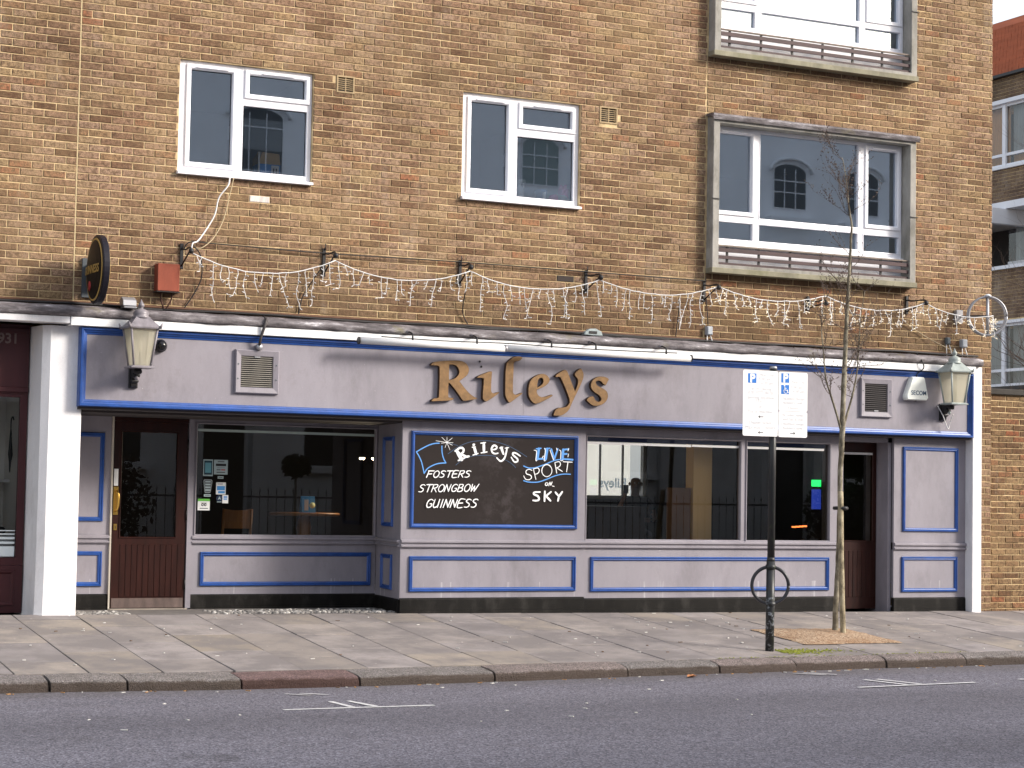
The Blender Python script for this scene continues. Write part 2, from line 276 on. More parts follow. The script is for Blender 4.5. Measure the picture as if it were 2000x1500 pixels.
# ------------------------------------------------------------------ mesh helpers
WL = {}                                                     # world location of each linked object
def link(o, parent=None, loc=(0, 0, 0)):
    loc = Vector(loc); C.objects.link(o)
    if parent: o.parent = parent; o.location = loc - WL[parent.name]
    else: o.location = loc
    WL[o.name] = loc; return o
def tag(o, label=None, cat=None, group=None, kind=None):
    for k, v in (('label', label), ('category', cat), ('group', group), ('kind', kind)):
        if v: o[k] = v
    return o
def thing(name, label, cat, loc, group=None, kind=None):
    return tag(link(bpy.data.objects.new(name, None), None, loc), label, cat, group, kind)
class MB:
    def __init__(s): s.v = []; s.f = []; s.m = []; s.sm = []; s.mi = 0
    def add(s, vs, fs, smooth=False):
        b = len(s.v); s.v += [tuple(v) for v in vs]
        for f in fs: s.f.append([b+i for i in f]); s.m.append(s.mi); s.sm.append(smooth)
        return s
    def box(s, x0, x1, y0, y1, z0, z1):
        return s.add([(x0,y0,z0),(x1,y0,z0),(x1,y1,z0),(x0,y1,z0),(x0,y0,z1),(x1,y0,z1),(x1,y1,z1),(x0,y1,z1)],
                     [(0,3,2,1),(4,5,6,7),(0,1,5,4),(1,2,6,5),(2,3,7,6),(3,0,4,7)])
    def prism(s, poly, axis, a, b):
        """polygon in the plane across axis, extruded from a to b"""
        n = len(poly)
        f = {'x': lambda p, t: (t, p[0], p[1]), 'y': lambda p, t: (p[0], t, p[1]), 'z': lambda p, t: (p[0], p[1], t)}[axis]
        return s.add([f(p, a) for p in poly]+[f(p, b) for p in poly], [list(range(n))[::-1], [n+i for i in range(n)]]+[(i, (i+1) % n, n+(i+1) % n, n+i) for i in range(n)])
    def ring(s, x0, x1, z0, z1, prof, y, sg=-1):
        """mitred rectangular frame facing -Y; prof = [(inset, height)...] from the outer edge to the inner edge"""
        vs = []
        for t, h in prof: vs += [(x0+t, y+sg*h, z0+t), (x1-t, y+sg*h, z0+t), (x1-t, y+sg*h, z1-t), (x0+t, y+sg*h, z1-t)]
        fs = []
        for k in range(len(prof)-1):
            for i in range(4): fs.append((4*k+i, 4*k+(i+1) % 4, 4*k+4+(i+1) % 4, 4*k+4+i))
        return s.add(vs, fs)
    def quad(s, a, b, c, d): return s.add([a, b, c, d], [(0, 1, 2, 3)])
    def tube(s, pts, rad, n=8, caps=True):
        P = [Vector(p) for p in pts]; R = rad if isinstance(rad, (list, tuple)) else [rad]*len(P)
        vs = []; ref = None
        for i, p in enumerate(P):
            d = (P[min(i+1, len(P)-1)]-P[max(i-1, 0)])
            d = d.normalized() if d.length > 1e-9 else Vector((0, 0, 1))
            if ref is None: ref = d.orthogonal().normalized()
            ref = (ref-d*ref.dot(d)); ref = ref.normalized() if ref.length > 1e-6 else d.orthogonal().normalized()
            q = d.cross(ref)
            for k in range(n):
                a = 2*PI*k/n; vs.append(p+(ref*math.cos(a)+q*math.sin(a))*R[i])
        fs = [(i*n+k, i*n+(k+1) % n, (i+1)*n+(k+1) % n, (i+1)*n+k) for i in range(len(P)-1) for k in range(n)]
        s.add(vs, fs, n > 4)
        if caps:
            b = len(s.v)-len(vs)
            s.f.append([b+k for k in range(n)][::-1]); s.f.append([b+(len(P)-1)*n+k for k in range(n)]); s.m += [s.mi]*2; s.sm += [False]*2
        return s
    def lathe(s, prof, c, n=16, ax='z', sq=False):
        vs = []
        for r, h in prof:
            for k in range(n):
                a = 2*PI*(k+(.5 if sq else 0))/n; x, y = r*math.cos(a), r*math.sin(a)
                vs.append({'z': (c[0]+x, c[1]+y, c[2]+h), 'y': (c[0]+x, c[1]+h, c[2]+y), 'x': (c[0]+h, c[1]+x, c[2]+y)}[ax])
        m = len(prof)
        fs = [(i*n+k, i*n+(k+1) % n, (i+1)*n+(k+1) % n, (i+1)*n+k) for i in range(m-1) for k in range(n)]
        return s.add(vs, fs+[list(range(n))[::-1], [(m-1)*n+k for k in range(n)]], not sq)
    def rot(s, ang, c, axis='Z'):
        R = Matrix.Rotation(ang, 3, axis); c = Vector(c); s.v = [tuple(R @ (Vector(v)-c)+c) for v in s.v]; return s
    def mesh(s, name, mats, origin, bevel=0):
        me = bpy.data.meshes.new(name); o = Vector(origin)
        me.from_pydata([Vector(v)-o for v in s.v], [], s.f)
        for m in (mats if isinstance(mats, (list, tuple)) else [mats]): me.materials.append(m)
        me.polygons.foreach_set('material_index', s.m); me.polygons.foreach_set('use_smooth', s.sm)
        bm = bmesh.new(); bm.from_mesh(me)
        bmesh.ops.recalc_face_normals(bm, faces=bm.faces[:])
        if bevel:
            e = [e for e in bm.edges if len(e.link_faces) == 2 and e.calc_face_angle(0) > .6]
            bmesh.ops.bevel(bm, geom=e, offset=bevel, segments=1, affect='EDGES', clamp_overlap=True)
        bm.to_mesh(me); bm.free()
        if name == 'pane' and len(me.polygons) == 1 and me.polygons[0].normal.dot(Vector((-.5, -1, 0))) < 0: me.flip_normals()
        return me
    def build(s, name, mats, parent=None, bevel=0, origin=None):
        if origin is None:
            xs = list(zip(*s.v)); origin = [(min(a)+max(a))/2 for a in xs]
            if parent is None: origin[2] = min(xs[2])
        return link(bpy.data.objects.new(name, s.mesh(name, mats, origin, bevel)), parent, origin)
def B(x0, x1, y0, y1, z0, z1, name, m, parent=None, bevel=0): return MB().box(x0, x1, y0, y1, z0, z1).build(name, m, parent, bevel)
def copy_tree(o, parent=None, off=(0, 0, 0)):
    c = o.copy(); C.objects.link(c); c.parent = parent
    if parent is None: c.location = Vector(o.location)+Vector(off)
    for ch in list(o.children): copy_tree(ch, c)
    return c
def text(body, size, m, parent, place, align='LEFT', offset=0., shear=0., ext=.0006, name='lettering', sx=1.):
    cu = bpy.data.curves.new('t', 'FONT'); cu.body = body; cu.size = size; cu.align_x = align; cu.offset = offset; cu.shear = shear; cu.extrude = ext; cu.resolution_u = 3
    o = bpy.data.objects.new('t', cu); C.objects.link(o); dg = bpy.context.evaluated_depsgraph_get(); dg.update()
    me = bpy.data.meshes.new_from_object(o.evaluated_get(dg)); bpy.data.objects.remove(o); bpy.data.curves.remove(cu)
    for v in me.vertices: v.co = place(v.co.x*sx, v.co.y, v.co.z)
    ctr = sum((v.co for v in me.vertices), Vector())/max(1, len(me.vertices))
    for v in me.vertices: v.co -= ctr
    me.materials.clear(); me.materials.append(m)
    return link(bpy.data.objects.new(name, me), parent, ctr)
def onf(x0, y0, z0): return lambda x, y, z: Vector((x0+x, y0-z, z0+y))        # lying on a face that looks to -Y
def smooth_pts(p, k=4, closed=False):
    P = [Vector(q) for q in p]; n = len(P); out = []
    if n < 3: return P
    for i in range(n if closed else n-1):
        a, b, c, d = (P[(i-1) % n] if closed or i else P[0]), P[i], P[(i+1) % n], (P[(i+2) % n] if closed or i+2 < n else P[-1])
        for j in range(k):
            t = j/k; out.append(.5*((2*b)+(c-a)*t+(2*a-5*b+4*c-d)*t*t+(3*b-3*c+d-a)*t**3))
    return out if closed else out+[P[-1]]
LETTERS = {
  'R': ([(8.547, 2.66), (8.566, 2.681), (8.652, 2.698), (8.808, 2.713), (8.893, 2.713), (8.954, 2.693), (8.989, 2.645), (8.99, 2.595), (8.963, 2.553), (8.909, 2.517), (8.879, 2.494), (8.948, 2.416), (9.01, 2.358), (9.065, 2.326), (9.096, 2.319), (9.081, 2.307), (8.938, 2.282), (8.924, 2.29), (8.889, 2.336), (8.827, 2.411), (8.777, 2.461), (8.756, 2.475), (8.751, 2.463), (8.751, 2.326), (8.761, 2.311), (8.819, 2.307), (8.793, 2.281), (8.556, 2.266), (8.574, 2.293), (8.636, 2.302), (8.647, 2.316), (8.648, 2.629), (8.636, 2.651), (8.547, 2.652)], [(8.756, 2.667), (8.809, 2.672), (8.855, 2.652), (8.882, 2.604), (8.872, 2.56), (8.83, 2.518), (8.764, 2.5), (8.754, 2.513)]),
  'i': ([(9.089, 2.54), (9.109, 2.561), (9.249, 2.616), (9.267, 2.612), (9.256, 2.423), (9.266, 2.384), (9.294, 2.374), (9.35, 2.395), (9.359, 2.387), (9.286, 2.335), (9.207, 2.285), (9.182, 2.295), (9.159, 2.324), (9.175, 2.53), (9.162, 2.541)], None),
  'l': ([(9.624, 2.79), (9.631, 2.776), (9.6, 2.748), (9.544, 2.738), (9.526, 2.719), (9.527, 2.657), (9.52, 2.411), (9.533, 2.378), (9.564, 2.368), (9.632, 2.396), (9.638, 2.387), (9.577, 2.346), (9.491, 2.284), (9.476, 2.288), (9.438, 2.346), (9.431, 2.385), (9.431, 2.698), (9.482, 2.75), (9.525, 2.782), (9.581, 2.796)], None),
  'e': ([(9.885, 2.616), (9.936, 2.605), (9.972, 2.564), (9.966, 2.524), (9.907, 2.476), (9.816, 2.441), (9.814, 2.405), (9.84, 2.367), (9.89, 2.352), (10.004, 2.39), (10.011, 2.379), (9.941, 2.337), (9.816, 2.282), (9.778, 2.291), (9.733, 2.335), (9.714, 2.384), (9.715, 2.463), (9.733, 2.531), (9.773, 2.572), (9.835, 2.605)], [(9.822, 2.458), (9.818, 2.507), (9.836, 2.558), (9.867, 2.576), (9.895, 2.56), (9.897, 2.521), (9.875, 2.49)]),
  'y': ([(10.044, 2.595), (10.069, 2.624), (10.151, 2.67), (10.177, 2.669), (10.196, 2.641), (10.263, 2.496), (10.29, 2.435), (10.315, 2.487), (10.33, 2.544), (10.326, 2.578), (10.287, 2.616), (10.286, 2.639), (10.337, 2.687), (10.362, 2.694), (10.385, 2.66), (10.396, 2.621), (10.384, 2.569), (10.334, 2.465), (10.285, 2.372), (10.247, 2.297), (10.217, 2.228), (10.147, 2.175), (10.109, 2.164), (10.033, 2.162), (10.03, 2.176), (10.063, 2.245), (10.171, 2.255), (10.209, 2.279), (10.234, 2.325), (10.194, 2.425), (10.114, 2.581), (10.095, 2.594), (10.057, 2.588)], None),
  's': ([(10.714, 2.589), (10.676, 2.524), (10.643, 2.537), (10.624, 2.562), (10.584, 2.575), (10.55, 2.559), (10.553, 2.528), (10.586, 2.503), (10.657, 2.478), (10.7, 2.445), (10.709, 2.388), (10.679, 2.336), (10.622, 2.299), (10.557, 2.285), (10.505, 2.295), (10.446, 2.338), (10.442, 2.355), (10.465, 2.379), (10.516, 2.392), (10.529, 2.381), (10.549, 2.342), (10.589, 2.329), (10.621, 2.345), (10.627, 2.374), (10.594, 2.412), (10.528, 2.444), (10.491, 2.488), (10.49, 2.54), (10.526, 2.587), (10.584, 2.614), (10.642, 2.617), (10.694, 2.605)], None),
}
STROKES = [
  ('b',0.0122,[(8.731, 1.825), (8.663, 1.817), (8.583, 1.789), (8.465, 1.725)]),
  ('b',0.0122,[(8.465, 1.725), (8.495, 1.682), (8.53, 1.61), (8.561, 1.496)]),
  ('b',0.0122,[(8.561, 1.496), (8.6, 1.549), (8.668, 1.587), (8.736, 1.607), (8.814, 1.614)]),
  ('b',0.0122,[(8.814, 1.614), (8.787, 1.658), (8.768, 1.721), (8.763, 1.794)]),
  ('w',0.0044,[(8.821, 1.835), (8.759, 1.89)]),
  ('w',0.0044,[(8.821, 1.835), (8.822, 1.892)]),
  ('w',0.0044,[(8.821, 1.835), (8.886, 1.887)]),
  ('w',0.0044,[(8.821, 1.835), (8.895, 1.834)]),
  ('w',0.0044,[(8.821, 1.835), (8.887, 1.806)]),
  ('w',0.0044,[(8.821, 1.835), (8.86, 1.754)]),
  ('w',0.0044,[(8.821, 1.835), (8.801, 1.779)]),
  ('w',0.0044,[(8.821, 1.835), (8.754, 1.825)]),
  ('w',0.0044,[(8.821, 1.835), (8.691, 1.85)]),
  ('d',0.0044,[(8.821, 1.835), (8.951, 1.804)]),
  ('w',0.0178,[(8.814, 1.835), (8.828, 1.836)]),
  ('d',0.0056,[(8.837, 1.712), (8.951, 1.788), (9.09, 1.845), (9.241, 1.866), (9.394, 1.859), (9.537, 1.825), (9.657, 1.775), (9.79, 1.703)]),
  ('d',0.0056,[(8.932, 1.593), (9.012, 1.653), (9.116, 1.692), (9.221, 1.705), (9.327, 1.708), (9.409, 1.699)]),
  ('d',0.0056,[(9.522, 1.665), (9.588, 1.634), (9.655, 1.583)]),
  ('w',0.0378,[(8.943, 1.744), (9.001, 1.655)]),
  ('w',0.0222,[(8.92, 1.745), (8.981, 1.781), (9.019, 1.769), (9.013, 1.732), (8.974, 1.713)]),
  ('w',0.0222,[(8.99, 1.716), (9.052, 1.688), (9.087, 1.693)]),
  ('w',0.0178,[(8.96, 1.643), (9.037, 1.675)]),
  ('w',0.0289,[(9.149, 1.785), (9.172, 1.72)]),
  ('w',0.0133,[(9.123, 1.791), (9.161, 1.796)]),
  ('w',0.0133,[(9.133, 1.706), (9.195, 1.726)]),
  ('w',0.0267,[(9.137, 1.818), (9.146, 1.82)]),
  ('w',0.0311,[(9.261, 1.841), (9.265, 1.742)]),
  ('w',0.0133,[(9.225, 1.838), (9.282, 1.846)]),
  ('w',0.0133,[(9.23, 1.732), (9.302, 1.745)]),
  ('w',0.0200,[(9.361, 1.769), (9.408, 1.779), (9.419, 1.803), (9.389, 1.819), (9.363, 1.799), (9.356, 1.767), (9.371, 1.738), (9.403, 1.728), (9.435, 1.735)]),
  ('w',0.0267,[(9.472, 1.797), (9.501, 1.728)]),
  ('w',0.0189,[(9.544, 1.799), (9.536, 1.751), (9.514, 1.681), (9.469, 1.648), (9.421, 1.684)]),
  ('w',0.0111,[(9.452, 1.791), (9.492, 1.803)]),
  ('w',0.0111,[(9.52, 1.791), (9.564, 1.799)]),
  ('w',0.0189,[(9.706, 1.71), (9.658, 1.738), (9.62, 1.742), (9.62, 1.718), (9.671, 1.679), (9.674, 1.652), (9.636, 1.644), (9.597, 1.693)]),
  ('b',0.0311,[(9.935, 1.795), (9.918, 1.683)]),
  ('b',0.0311,[(10.039, 1.796), (10.021, 1.685)]),
  ('b',0.0311,[(10.238, 1.792), (10.231, 1.687)]),
  ('b',0.0200,[(9.918, 1.683), (9.992, 1.687)]),
  ('b',0.0200,[(10.09, 1.795), (10.13, 1.688)]),
  ('b',0.0200,[(10.13, 1.688), (10.169, 1.799)]),
  ('b',0.0200,[(10.236, 1.792), (10.304, 1.802)]),
  ('b',0.0200,[(10.237, 1.744), (10.285, 1.748)]),
  ('b',0.0200,[(10.231, 1.69), (10.36, 1.685)]),
  ('b',0.0133,[(9.902, 1.794), (9.962, 1.802)]),
  ('b',0.0133,[(10.005, 1.797), (10.071, 1.805)]),
  ('w',0.0089,[(9.875, 1.778), (9.906, 1.765), (9.899, 1.668), (9.913, 1.668)]),
  ('w',0.0089,[(9.992, 1.717), (9.978, 1.695)]),
  ('w',0.0089,[(10.005, 1.803), (10.015, 1.771), (10.002, 1.671), (10.019, 1.67)]),
  ('w',0.0089,[(10.072, 1.786), (10.118, 1.677)]),
  ('w',0.0089,[(10.153, 1.809), (10.16, 1.788)]),
  ('w',0.0089,[(10.189, 1.789), (10.209, 1.768), (10.207, 1.676), (10.238, 1.678)]),
  ('w',0.0089,[(10.305, 1.748), (10.298, 1.714)]),
  ('w',0.0089,[(10.306, 1.808), (10.297, 1.781)]),
  ('b',0.0122,[(9.75, 1.601), (9.816, 1.581), (9.9, 1.588), (10.02, 1.628), (10.14, 1.674), (10.262, 1.688), (10.36, 1.679)]),
  ('b',0.0122,[(9.753, 1.44), (9.819, 1.426), (9.927, 1.428), (10.023, 1.456), (10.144, 1.502), (10.241, 1.522), (10.332, 1.522)]),
  ('w',0.0100,[(9.853, 1.555), (9.816, 1.567), (9.781, 1.548), (9.787, 1.516), (9.836, 1.501), (9.848, 1.474), (9.819, 1.452), (9.777, 1.457), (9.752, 1.494)]),
  ('w',0.0100,[(9.87, 1.571), (9.903, 1.457)]),
  ('w',0.0100,[(9.87, 1.571), (9.924, 1.583), (9.943, 1.557), (9.925, 1.524), (9.887, 1.513)]),
  ('w',0.0100,[(10.072, 1.501), (10.041, 1.49), (10.009, 1.497), (9.985, 1.519), (9.974, 1.552), (9.981, 1.586), (10.002, 1.612), (10.033, 1.623), (10.065, 1.616), (10.089, 1.594), (10.1, 1.561), (10.094, 1.527), (10.072, 1.501)]),
  ('w',0.0100,[(10.135, 1.647), (10.161, 1.531)]),
  ('w',0.0100,[(10.135, 1.647), (10.189, 1.659), (10.205, 1.627), (10.184, 1.6), (10.148, 1.588)]),
  ('w',0.0100,[(10.157, 1.59), (10.23, 1.552)]),
  ('w',0.0100,[(10.238, 1.66), (10.354, 1.657)]),
  ('w',0.0100,[(10.299, 1.659), (10.283, 1.548)]),
  ('w',0.0100,[(10.038, 1.424), (10.055, 1.414), (10.041, 1.393), (10.021, 1.397), (10.024, 1.417), (10.038, 1.424)]),
  ('w',0.0100,[(10.063, 1.389), (10.078, 1.43)]),
  ('w',0.0100,[(10.078, 1.43), (10.089, 1.394)]),
  ('w',0.0100,[(10.089, 1.394), (10.104, 1.433)]),
  ('w',0.0100,[(10.109, 1.388), (10.113, 1.387)]),
  ('w',0.0100,[(10.118, 1.386), (10.121, 1.386)]),
  ('w',0.0100,[(10.126, 1.384), (10.13, 1.384)]),
  ('w',0.0211,[(9.956, 1.319), (9.887, 1.314), (9.882, 1.293), (9.93, 1.272), (9.945, 1.24), (9.919, 1.224), (9.871, 1.225)]),
  ('w',0.0211,[(10.016, 1.327), (10.013, 1.22)]),
  ('w',0.0211,[(10.092, 1.323), (10.027, 1.274)]),
  ('w',0.0211,[(10.033, 1.274), (10.088, 1.224)]),
  ('w',0.0211,[(10.147, 1.319), (10.192, 1.273)]),
  ('w',0.0211,[(10.232, 1.325), (10.192, 1.273)]),
  ('w',0.0211,[(10.192, 1.273), (10.18, 1.225)]),
  ('w',0.0111,[(8.585, 1.453), (8.615, 1.523)]),
  ('w',0.0111,[(8.608, 1.523), (8.674, 1.525)]),
  ('w',0.0111,[(8.601, 1.489), (8.647, 1.493)]),
  ('w',0.0111,[(8.692, 1.518), (8.676, 1.501), (8.669, 1.479), (8.674, 1.461), (8.69, 1.455), (8.71, 1.462), (8.727, 1.48), (8.734, 1.502), (8.728, 1.519), (8.713, 1.526), (8.692, 1.518)]),
  ('w',0.0111,[(8.811, 1.52), (8.797, 1.528), (8.771, 1.524), (8.758, 1.509), (8.771, 1.498), (8.788, 1.489), (8.788, 1.471), (8.766, 1.458), (8.738, 1.46)]),
  ('w',0.0111,[(8.83, 1.528), (8.9, 1.53)]),
  ('w',0.0111,[(8.865, 1.529), (8.837, 1.458)]),
  ('w',0.0111,[(8.967, 1.532), (8.912, 1.529), (8.886, 1.461), (8.939, 1.461)]),
  ('w',0.0111,[(8.898, 1.496), (8.943, 1.499)]),
  ('w',0.0111,[(8.958, 1.461), (8.987, 1.532)]),
  ('w',0.0111,[(8.983, 1.531), (9.025, 1.533), (9.031, 1.519), (9.01, 1.501), (8.976, 1.497)]),
  ('w',0.0111,[(8.992, 1.497), (9.014, 1.462)]),
  ('w',0.0111,[(9.11, 1.527), (9.096, 1.535), (9.069, 1.531), (9.056, 1.516), (9.069, 1.505), (9.087, 1.496), (9.087, 1.478), (9.064, 1.465), (9.036, 1.466)]),
  ('w',0.0106,[(8.571, 1.365), (8.557, 1.374), (8.53, 1.369), (8.517, 1.353), (8.529, 1.34), (8.547, 1.331), (8.547, 1.312), (8.524, 1.297), (8.495, 1.299)]),
  ('w',0.0106,[(8.59, 1.375), (8.663, 1.377)]),
  ('w',0.0106,[(8.626, 1.376), (8.596, 1.297)]),
  ('w',0.0106,[(8.644, 1.299), (8.675, 1.377)]),
  ('w',0.0106,[(8.67, 1.375), (8.713, 1.378), (8.719, 1.363), (8.697, 1.343), (8.662, 1.338)]),
  ('w',0.0106,[(8.679, 1.338), (8.7, 1.3)]),
  ('w',0.0106,[(8.753, 1.372), (8.736, 1.352), (8.728, 1.328), (8.733, 1.309), (8.749, 1.302), (8.77, 1.31), (8.788, 1.33), (8.796, 1.354), (8.791, 1.373), (8.774, 1.38), (8.753, 1.372)]),
  ('w',0.0106,[(8.793, 1.303), (8.826, 1.381)]),
  ('w',0.0106,[(8.826, 1.381), (8.845, 1.306)]),
  ('w',0.0106,[(8.845, 1.306), (8.877, 1.383)]),
  ('w',0.0106,[(8.956, 1.374), (8.939, 1.385), (8.91, 1.376), (8.887, 1.344), (8.889, 1.312), (8.914, 1.309), (8.935, 1.322), (8.942, 1.342), (8.92, 1.341)]),
  ('w',0.0106,[(8.949, 1.307), (8.981, 1.386)]),
  ('w',0.0106,[(8.976, 1.384), (9.015, 1.385), (9.018, 1.37), (9.0, 1.351), (8.969, 1.348)]),
  ('w',0.0106,[(8.986, 1.349), (9.013, 1.34), (9.003, 1.316), (8.977, 1.308), (8.95, 1.309)]),
  ('w',0.0106,[(9.061, 1.381), (9.043, 1.361), (9.035, 1.336), (9.04, 1.317), (9.056, 1.31), (9.077, 1.318), (9.096, 1.338), (9.103, 1.363), (9.098, 1.382), (9.082, 1.389), (9.061, 1.381)]),
  ('w',0.0106,[(9.131, 1.39), (9.114, 1.312)]),
  ('w',0.0106,[(9.114, 1.312), (9.157, 1.371)]),
  ('w',0.0106,[(9.157, 1.371), (9.149, 1.313)]),
  ('w',0.0106,[(9.149, 1.313), (9.209, 1.393)]),
  ('w',0.0117,[(8.669, 1.205), (8.651, 1.218), (8.621, 1.209), (8.596, 1.173), (8.597, 1.137), (8.623, 1.133), (8.646, 1.148), (8.653, 1.17), (8.63, 1.17)]),
  ('w',0.0117,[(8.691, 1.219), (8.669, 1.153), (8.68, 1.133), (8.71, 1.142), (8.727, 1.167)]),
  ('w',0.0117,[(8.745, 1.22), (8.717, 1.132)]),
  ('w',0.0117,[(8.785, 1.221), (8.754, 1.132)]),
  ('w',0.0117,[(8.785, 1.133), (8.821, 1.222)]),
  ('w',0.0117,[(8.821, 1.222), (8.84, 1.136)]),
  ('w',0.0117,[(8.84, 1.136), (8.876, 1.223)]),
  ('w',0.0117,[(8.866, 1.135), (8.902, 1.223)]),
  ('w',0.0117,[(8.902, 1.223), (8.921, 1.137)]),
  ('w',0.0117,[(8.921, 1.137), (8.957, 1.224)]),
  ('w',0.0117,[(9.045, 1.226), (8.985, 1.223), (8.952, 1.138), (9.011, 1.137)]),
  ('w',0.0117,[(8.968, 1.182), (9.017, 1.185)]),
  ('w',0.0117,[(9.118, 1.217), (9.103, 1.227), (9.075, 1.222), (9.06, 1.204), (9.073, 1.19), (9.092, 1.179), (9.091, 1.156), (9.065, 1.14), (9.034, 1.142)]),
  ('w',0.0117,[(9.2, 1.219), (9.185, 1.229), (9.156, 1.224), (9.141, 1.206), (9.155, 1.191), (9.174, 1.18), (9.173, 1.158), (9.147, 1.141), (9.116, 1.144)]),
]

# ------------------------------------------------------------------ the ground
def lerp_tab(tab, x):
    if x <= tab[0][0]: return tab[0][1]
    for (a, p), (b, q) in zip(tab, tab[1:]):
        if x <= b: return p+(q-p)*(x-a)/(b-a)
    return tab[-1][1]
def wall_base(x): return .028-.0065*(x-4.6)
YB = [(2, -3.03), (3.5, -3.03), (5.6, -3.22), (8.1, -3.17), (10.9, -3.12), (14.2, -3.06), (20, -3.0)]
YF = [(2, -3.3), (4, -3.36), (5.4, -3.55), (6.5, -3.57), (7.8, -3.50), (9.2, -3.39), (10.3, -3.34), (12, -3.27), (14, -3.22), (20, -3.15)]
KZ, RZ = -.264, -.388
def pave_z(x, y):
    t = min(max(-y/3.1, 0), 1); return wall_base(x)*(1-t)+KZ*t
g = MB().add([(-900, -900, -.60), (900, -900, -.60), (900, 900, -.60), (-900, 900, -.60)], [(0, 1, 2, 3)])
tag(g.build('ground', ASPH), kind='structure')
road = tag(B(-40, 60, -11.6, -3.25, -.55, RZ, 'road', ASPH), kind='structure')
tag(B(-40, 60, -24, -11.6, -.55, -.12, 'far_pavement', SLABBED), kind='structure')
pave = tag(link(bpy.data.objects.new('pavement', None), None, (10, -1.5, 0)), kind='structure')
m = MB()                                                    # bed below the slabs: what shows in the joints
xs = [-8+2*i for i in range(19)]
for a, b in zip(xs, xs[1:]):
    m.quad((a, -3.0, pave_z(a, -3.0)-.0045), (b, -3.0, pave_z(b, -3.0)-.0045), (b, 0, wall_base(b)-.0045), (a, 0, wall_base(a)-.0045)); m.quad((a, -3.2, KZ-.12), (b, -3.2, KZ-.12), (b, -3.0, pave_z(b, -3.0)-.0045), (a, -3.0, pave_z(a, -3.0)-.0045))
    m.quad((a, 0, wall_base(a)-.02), (b, 0, wall_base(b)-.02), (b, 1.3, wall_base(b)-.02), (a, 1.3, wall_base(a)-.02))
m.build('slab_bed', SLABBED, pave)
CROSS = {0: [-2.10, -1.17, -.30], 1: [-2.54, -1.62, -.72], 2: [-2.17, -1.26, -.69], 3: [-2.55, -1.22, -.35], 4: [-2.15, -1.35, -.70], 5: [-2.5, -1.59, -.62], 6: [-2.45, -1.9, -.61]}
def slab(x0, x1, y0, y1):
    h = .004; jt = random.uniform(-.0025, .003); c = .004
    X0, X1, Y0, Y1 = x0+h, x1-h, y0+.011, y1-.011
    top = [(x, y, pave_z(x, y)+jt+random.uniform(-.001, .001)) for x, y in ((X0+c, Y0+c), (X1-c, Y0+c), (X1-c, Y1-c), (X0+c, Y1-c))]
    mid = [(x, y, pave_z(x, y)+jt-c) for x, y in ((X0, Y0), (X1, Y0), (X1, Y1), (X0, Y1))]
    bot = [(x, y, z-.025) for x, y, z in mid]
    m = MB().add(bot+mid+top, [(8, 9, 10, 11)]+[(a+i, a+(i+1) % 4, a+4+(i+1) % 4, a+4+i) for a in (0, 4) for i in range(4)])
    m.build('paving_slab', SLABM, pave)
PIT = (11.86, 13.04, -2.40, -1.42)
for k in range(-3, 22):
    x0 = 4.21+.615*k; x1 = x0+.615
    cr = CROSS.get(k) or ([-2.55, -1.63, -.7] if k % 2 else [-2.12, -1.2, -.33])
    cr = [c+random.uniform(-.06, .06)*(k not in CROSS) for c in cr]
    ys = [lerp_tab(YB, (x0+x1)/2)+.004]+cr+[-.012]
    for y0, y1 in zip(ys, ys[1:]):
        if x1 > PIT[0]+.1 and x0 < PIT[1]-.1 and y1 > PIT[2] and y0 < PIT[3]:
            if y0 < PIT[2]-.08: slab(x0, x1, y0, PIT[2])
            if y1 > PIT[3]+.08: slab(x0, x1, PIT[3], y1)
            if x0 < PIT[0]-.08: slab(x0, PIT[0], max(y0, PIT[2]), min(y1, PIT[3]))
            if x1 > PIT[1]+.08: slab(PIT[1], x1, max(y0, PIT[2]), min(y1, PIT[3]))
        else: slab(x0, x1, y0, y1)
kerb = tag(link(bpy.data.objects.new('kerb', None), None, (10, -3.3, -.3)), kind='structure')
KJ = [-1, .3, 1.4, 2.3, 3.1, 3.821, 4.445, 5.387, 6.444, 7.764, 9.191, 10.227, 11.135, 12.246, 13.27, 14.3, 15.5, 16.6, 17.8, 19, 20.2]
for a, b in zip(KJ, KJ[1:]):
    m = MB(); n = 7; vs = []
    j = random.uniform(-.012, .012); jz = random.uniform(-.006, .006)
    for i in range(n):
        x = a+.009+(b-a-.018)*i/(n-1); e = .018 if i in (0, n-1) else random.uniform(0, .006)
        yb, yf = lerp_tab(YB, x)-.006, lerp_tab(YF, x)+j
        r = lambda s: random.uniform(-s, s)
        vs += [(x, yb, -.5), (x, yb, KZ+jz-e*.4), (x, (yb+yf)/2, KZ-.016+jz+r(.003)-e*.3), (x, yf+.026+e, KZ-.033+jz+r(.003)-e*.3), (x, yf+.006+e+r(.004), KZ-.045+jz+r(.004)-e*.5), (x, yf+e*.7+r(.006), KZ-.078+jz), (x, yf-.006+e*.5+r(.008), -.5)]
    fs = [(i*7+k, (i+1)*7+k, (i+1)*7+(k+1) % 7, i*7+(k+1) % 7) for i in range(n-1) for k in range(7)]
    m.add(vs, fs+[tuple(range(7)), tuple((n-1)*7+k for k in range(7))], False)
    o = m.build('kerb_stone', REDG if abs(a-5.387) < .01 else GRAN, kerb)
    if abs(a-5.387) < .01: o['label'] = 'reddish granite kerb stone between two grey ones'
fk = tag(B(-40, 60, -11.8, -11.45, -.55, -.11, 'far_kerb', GRAN), kind='structure')
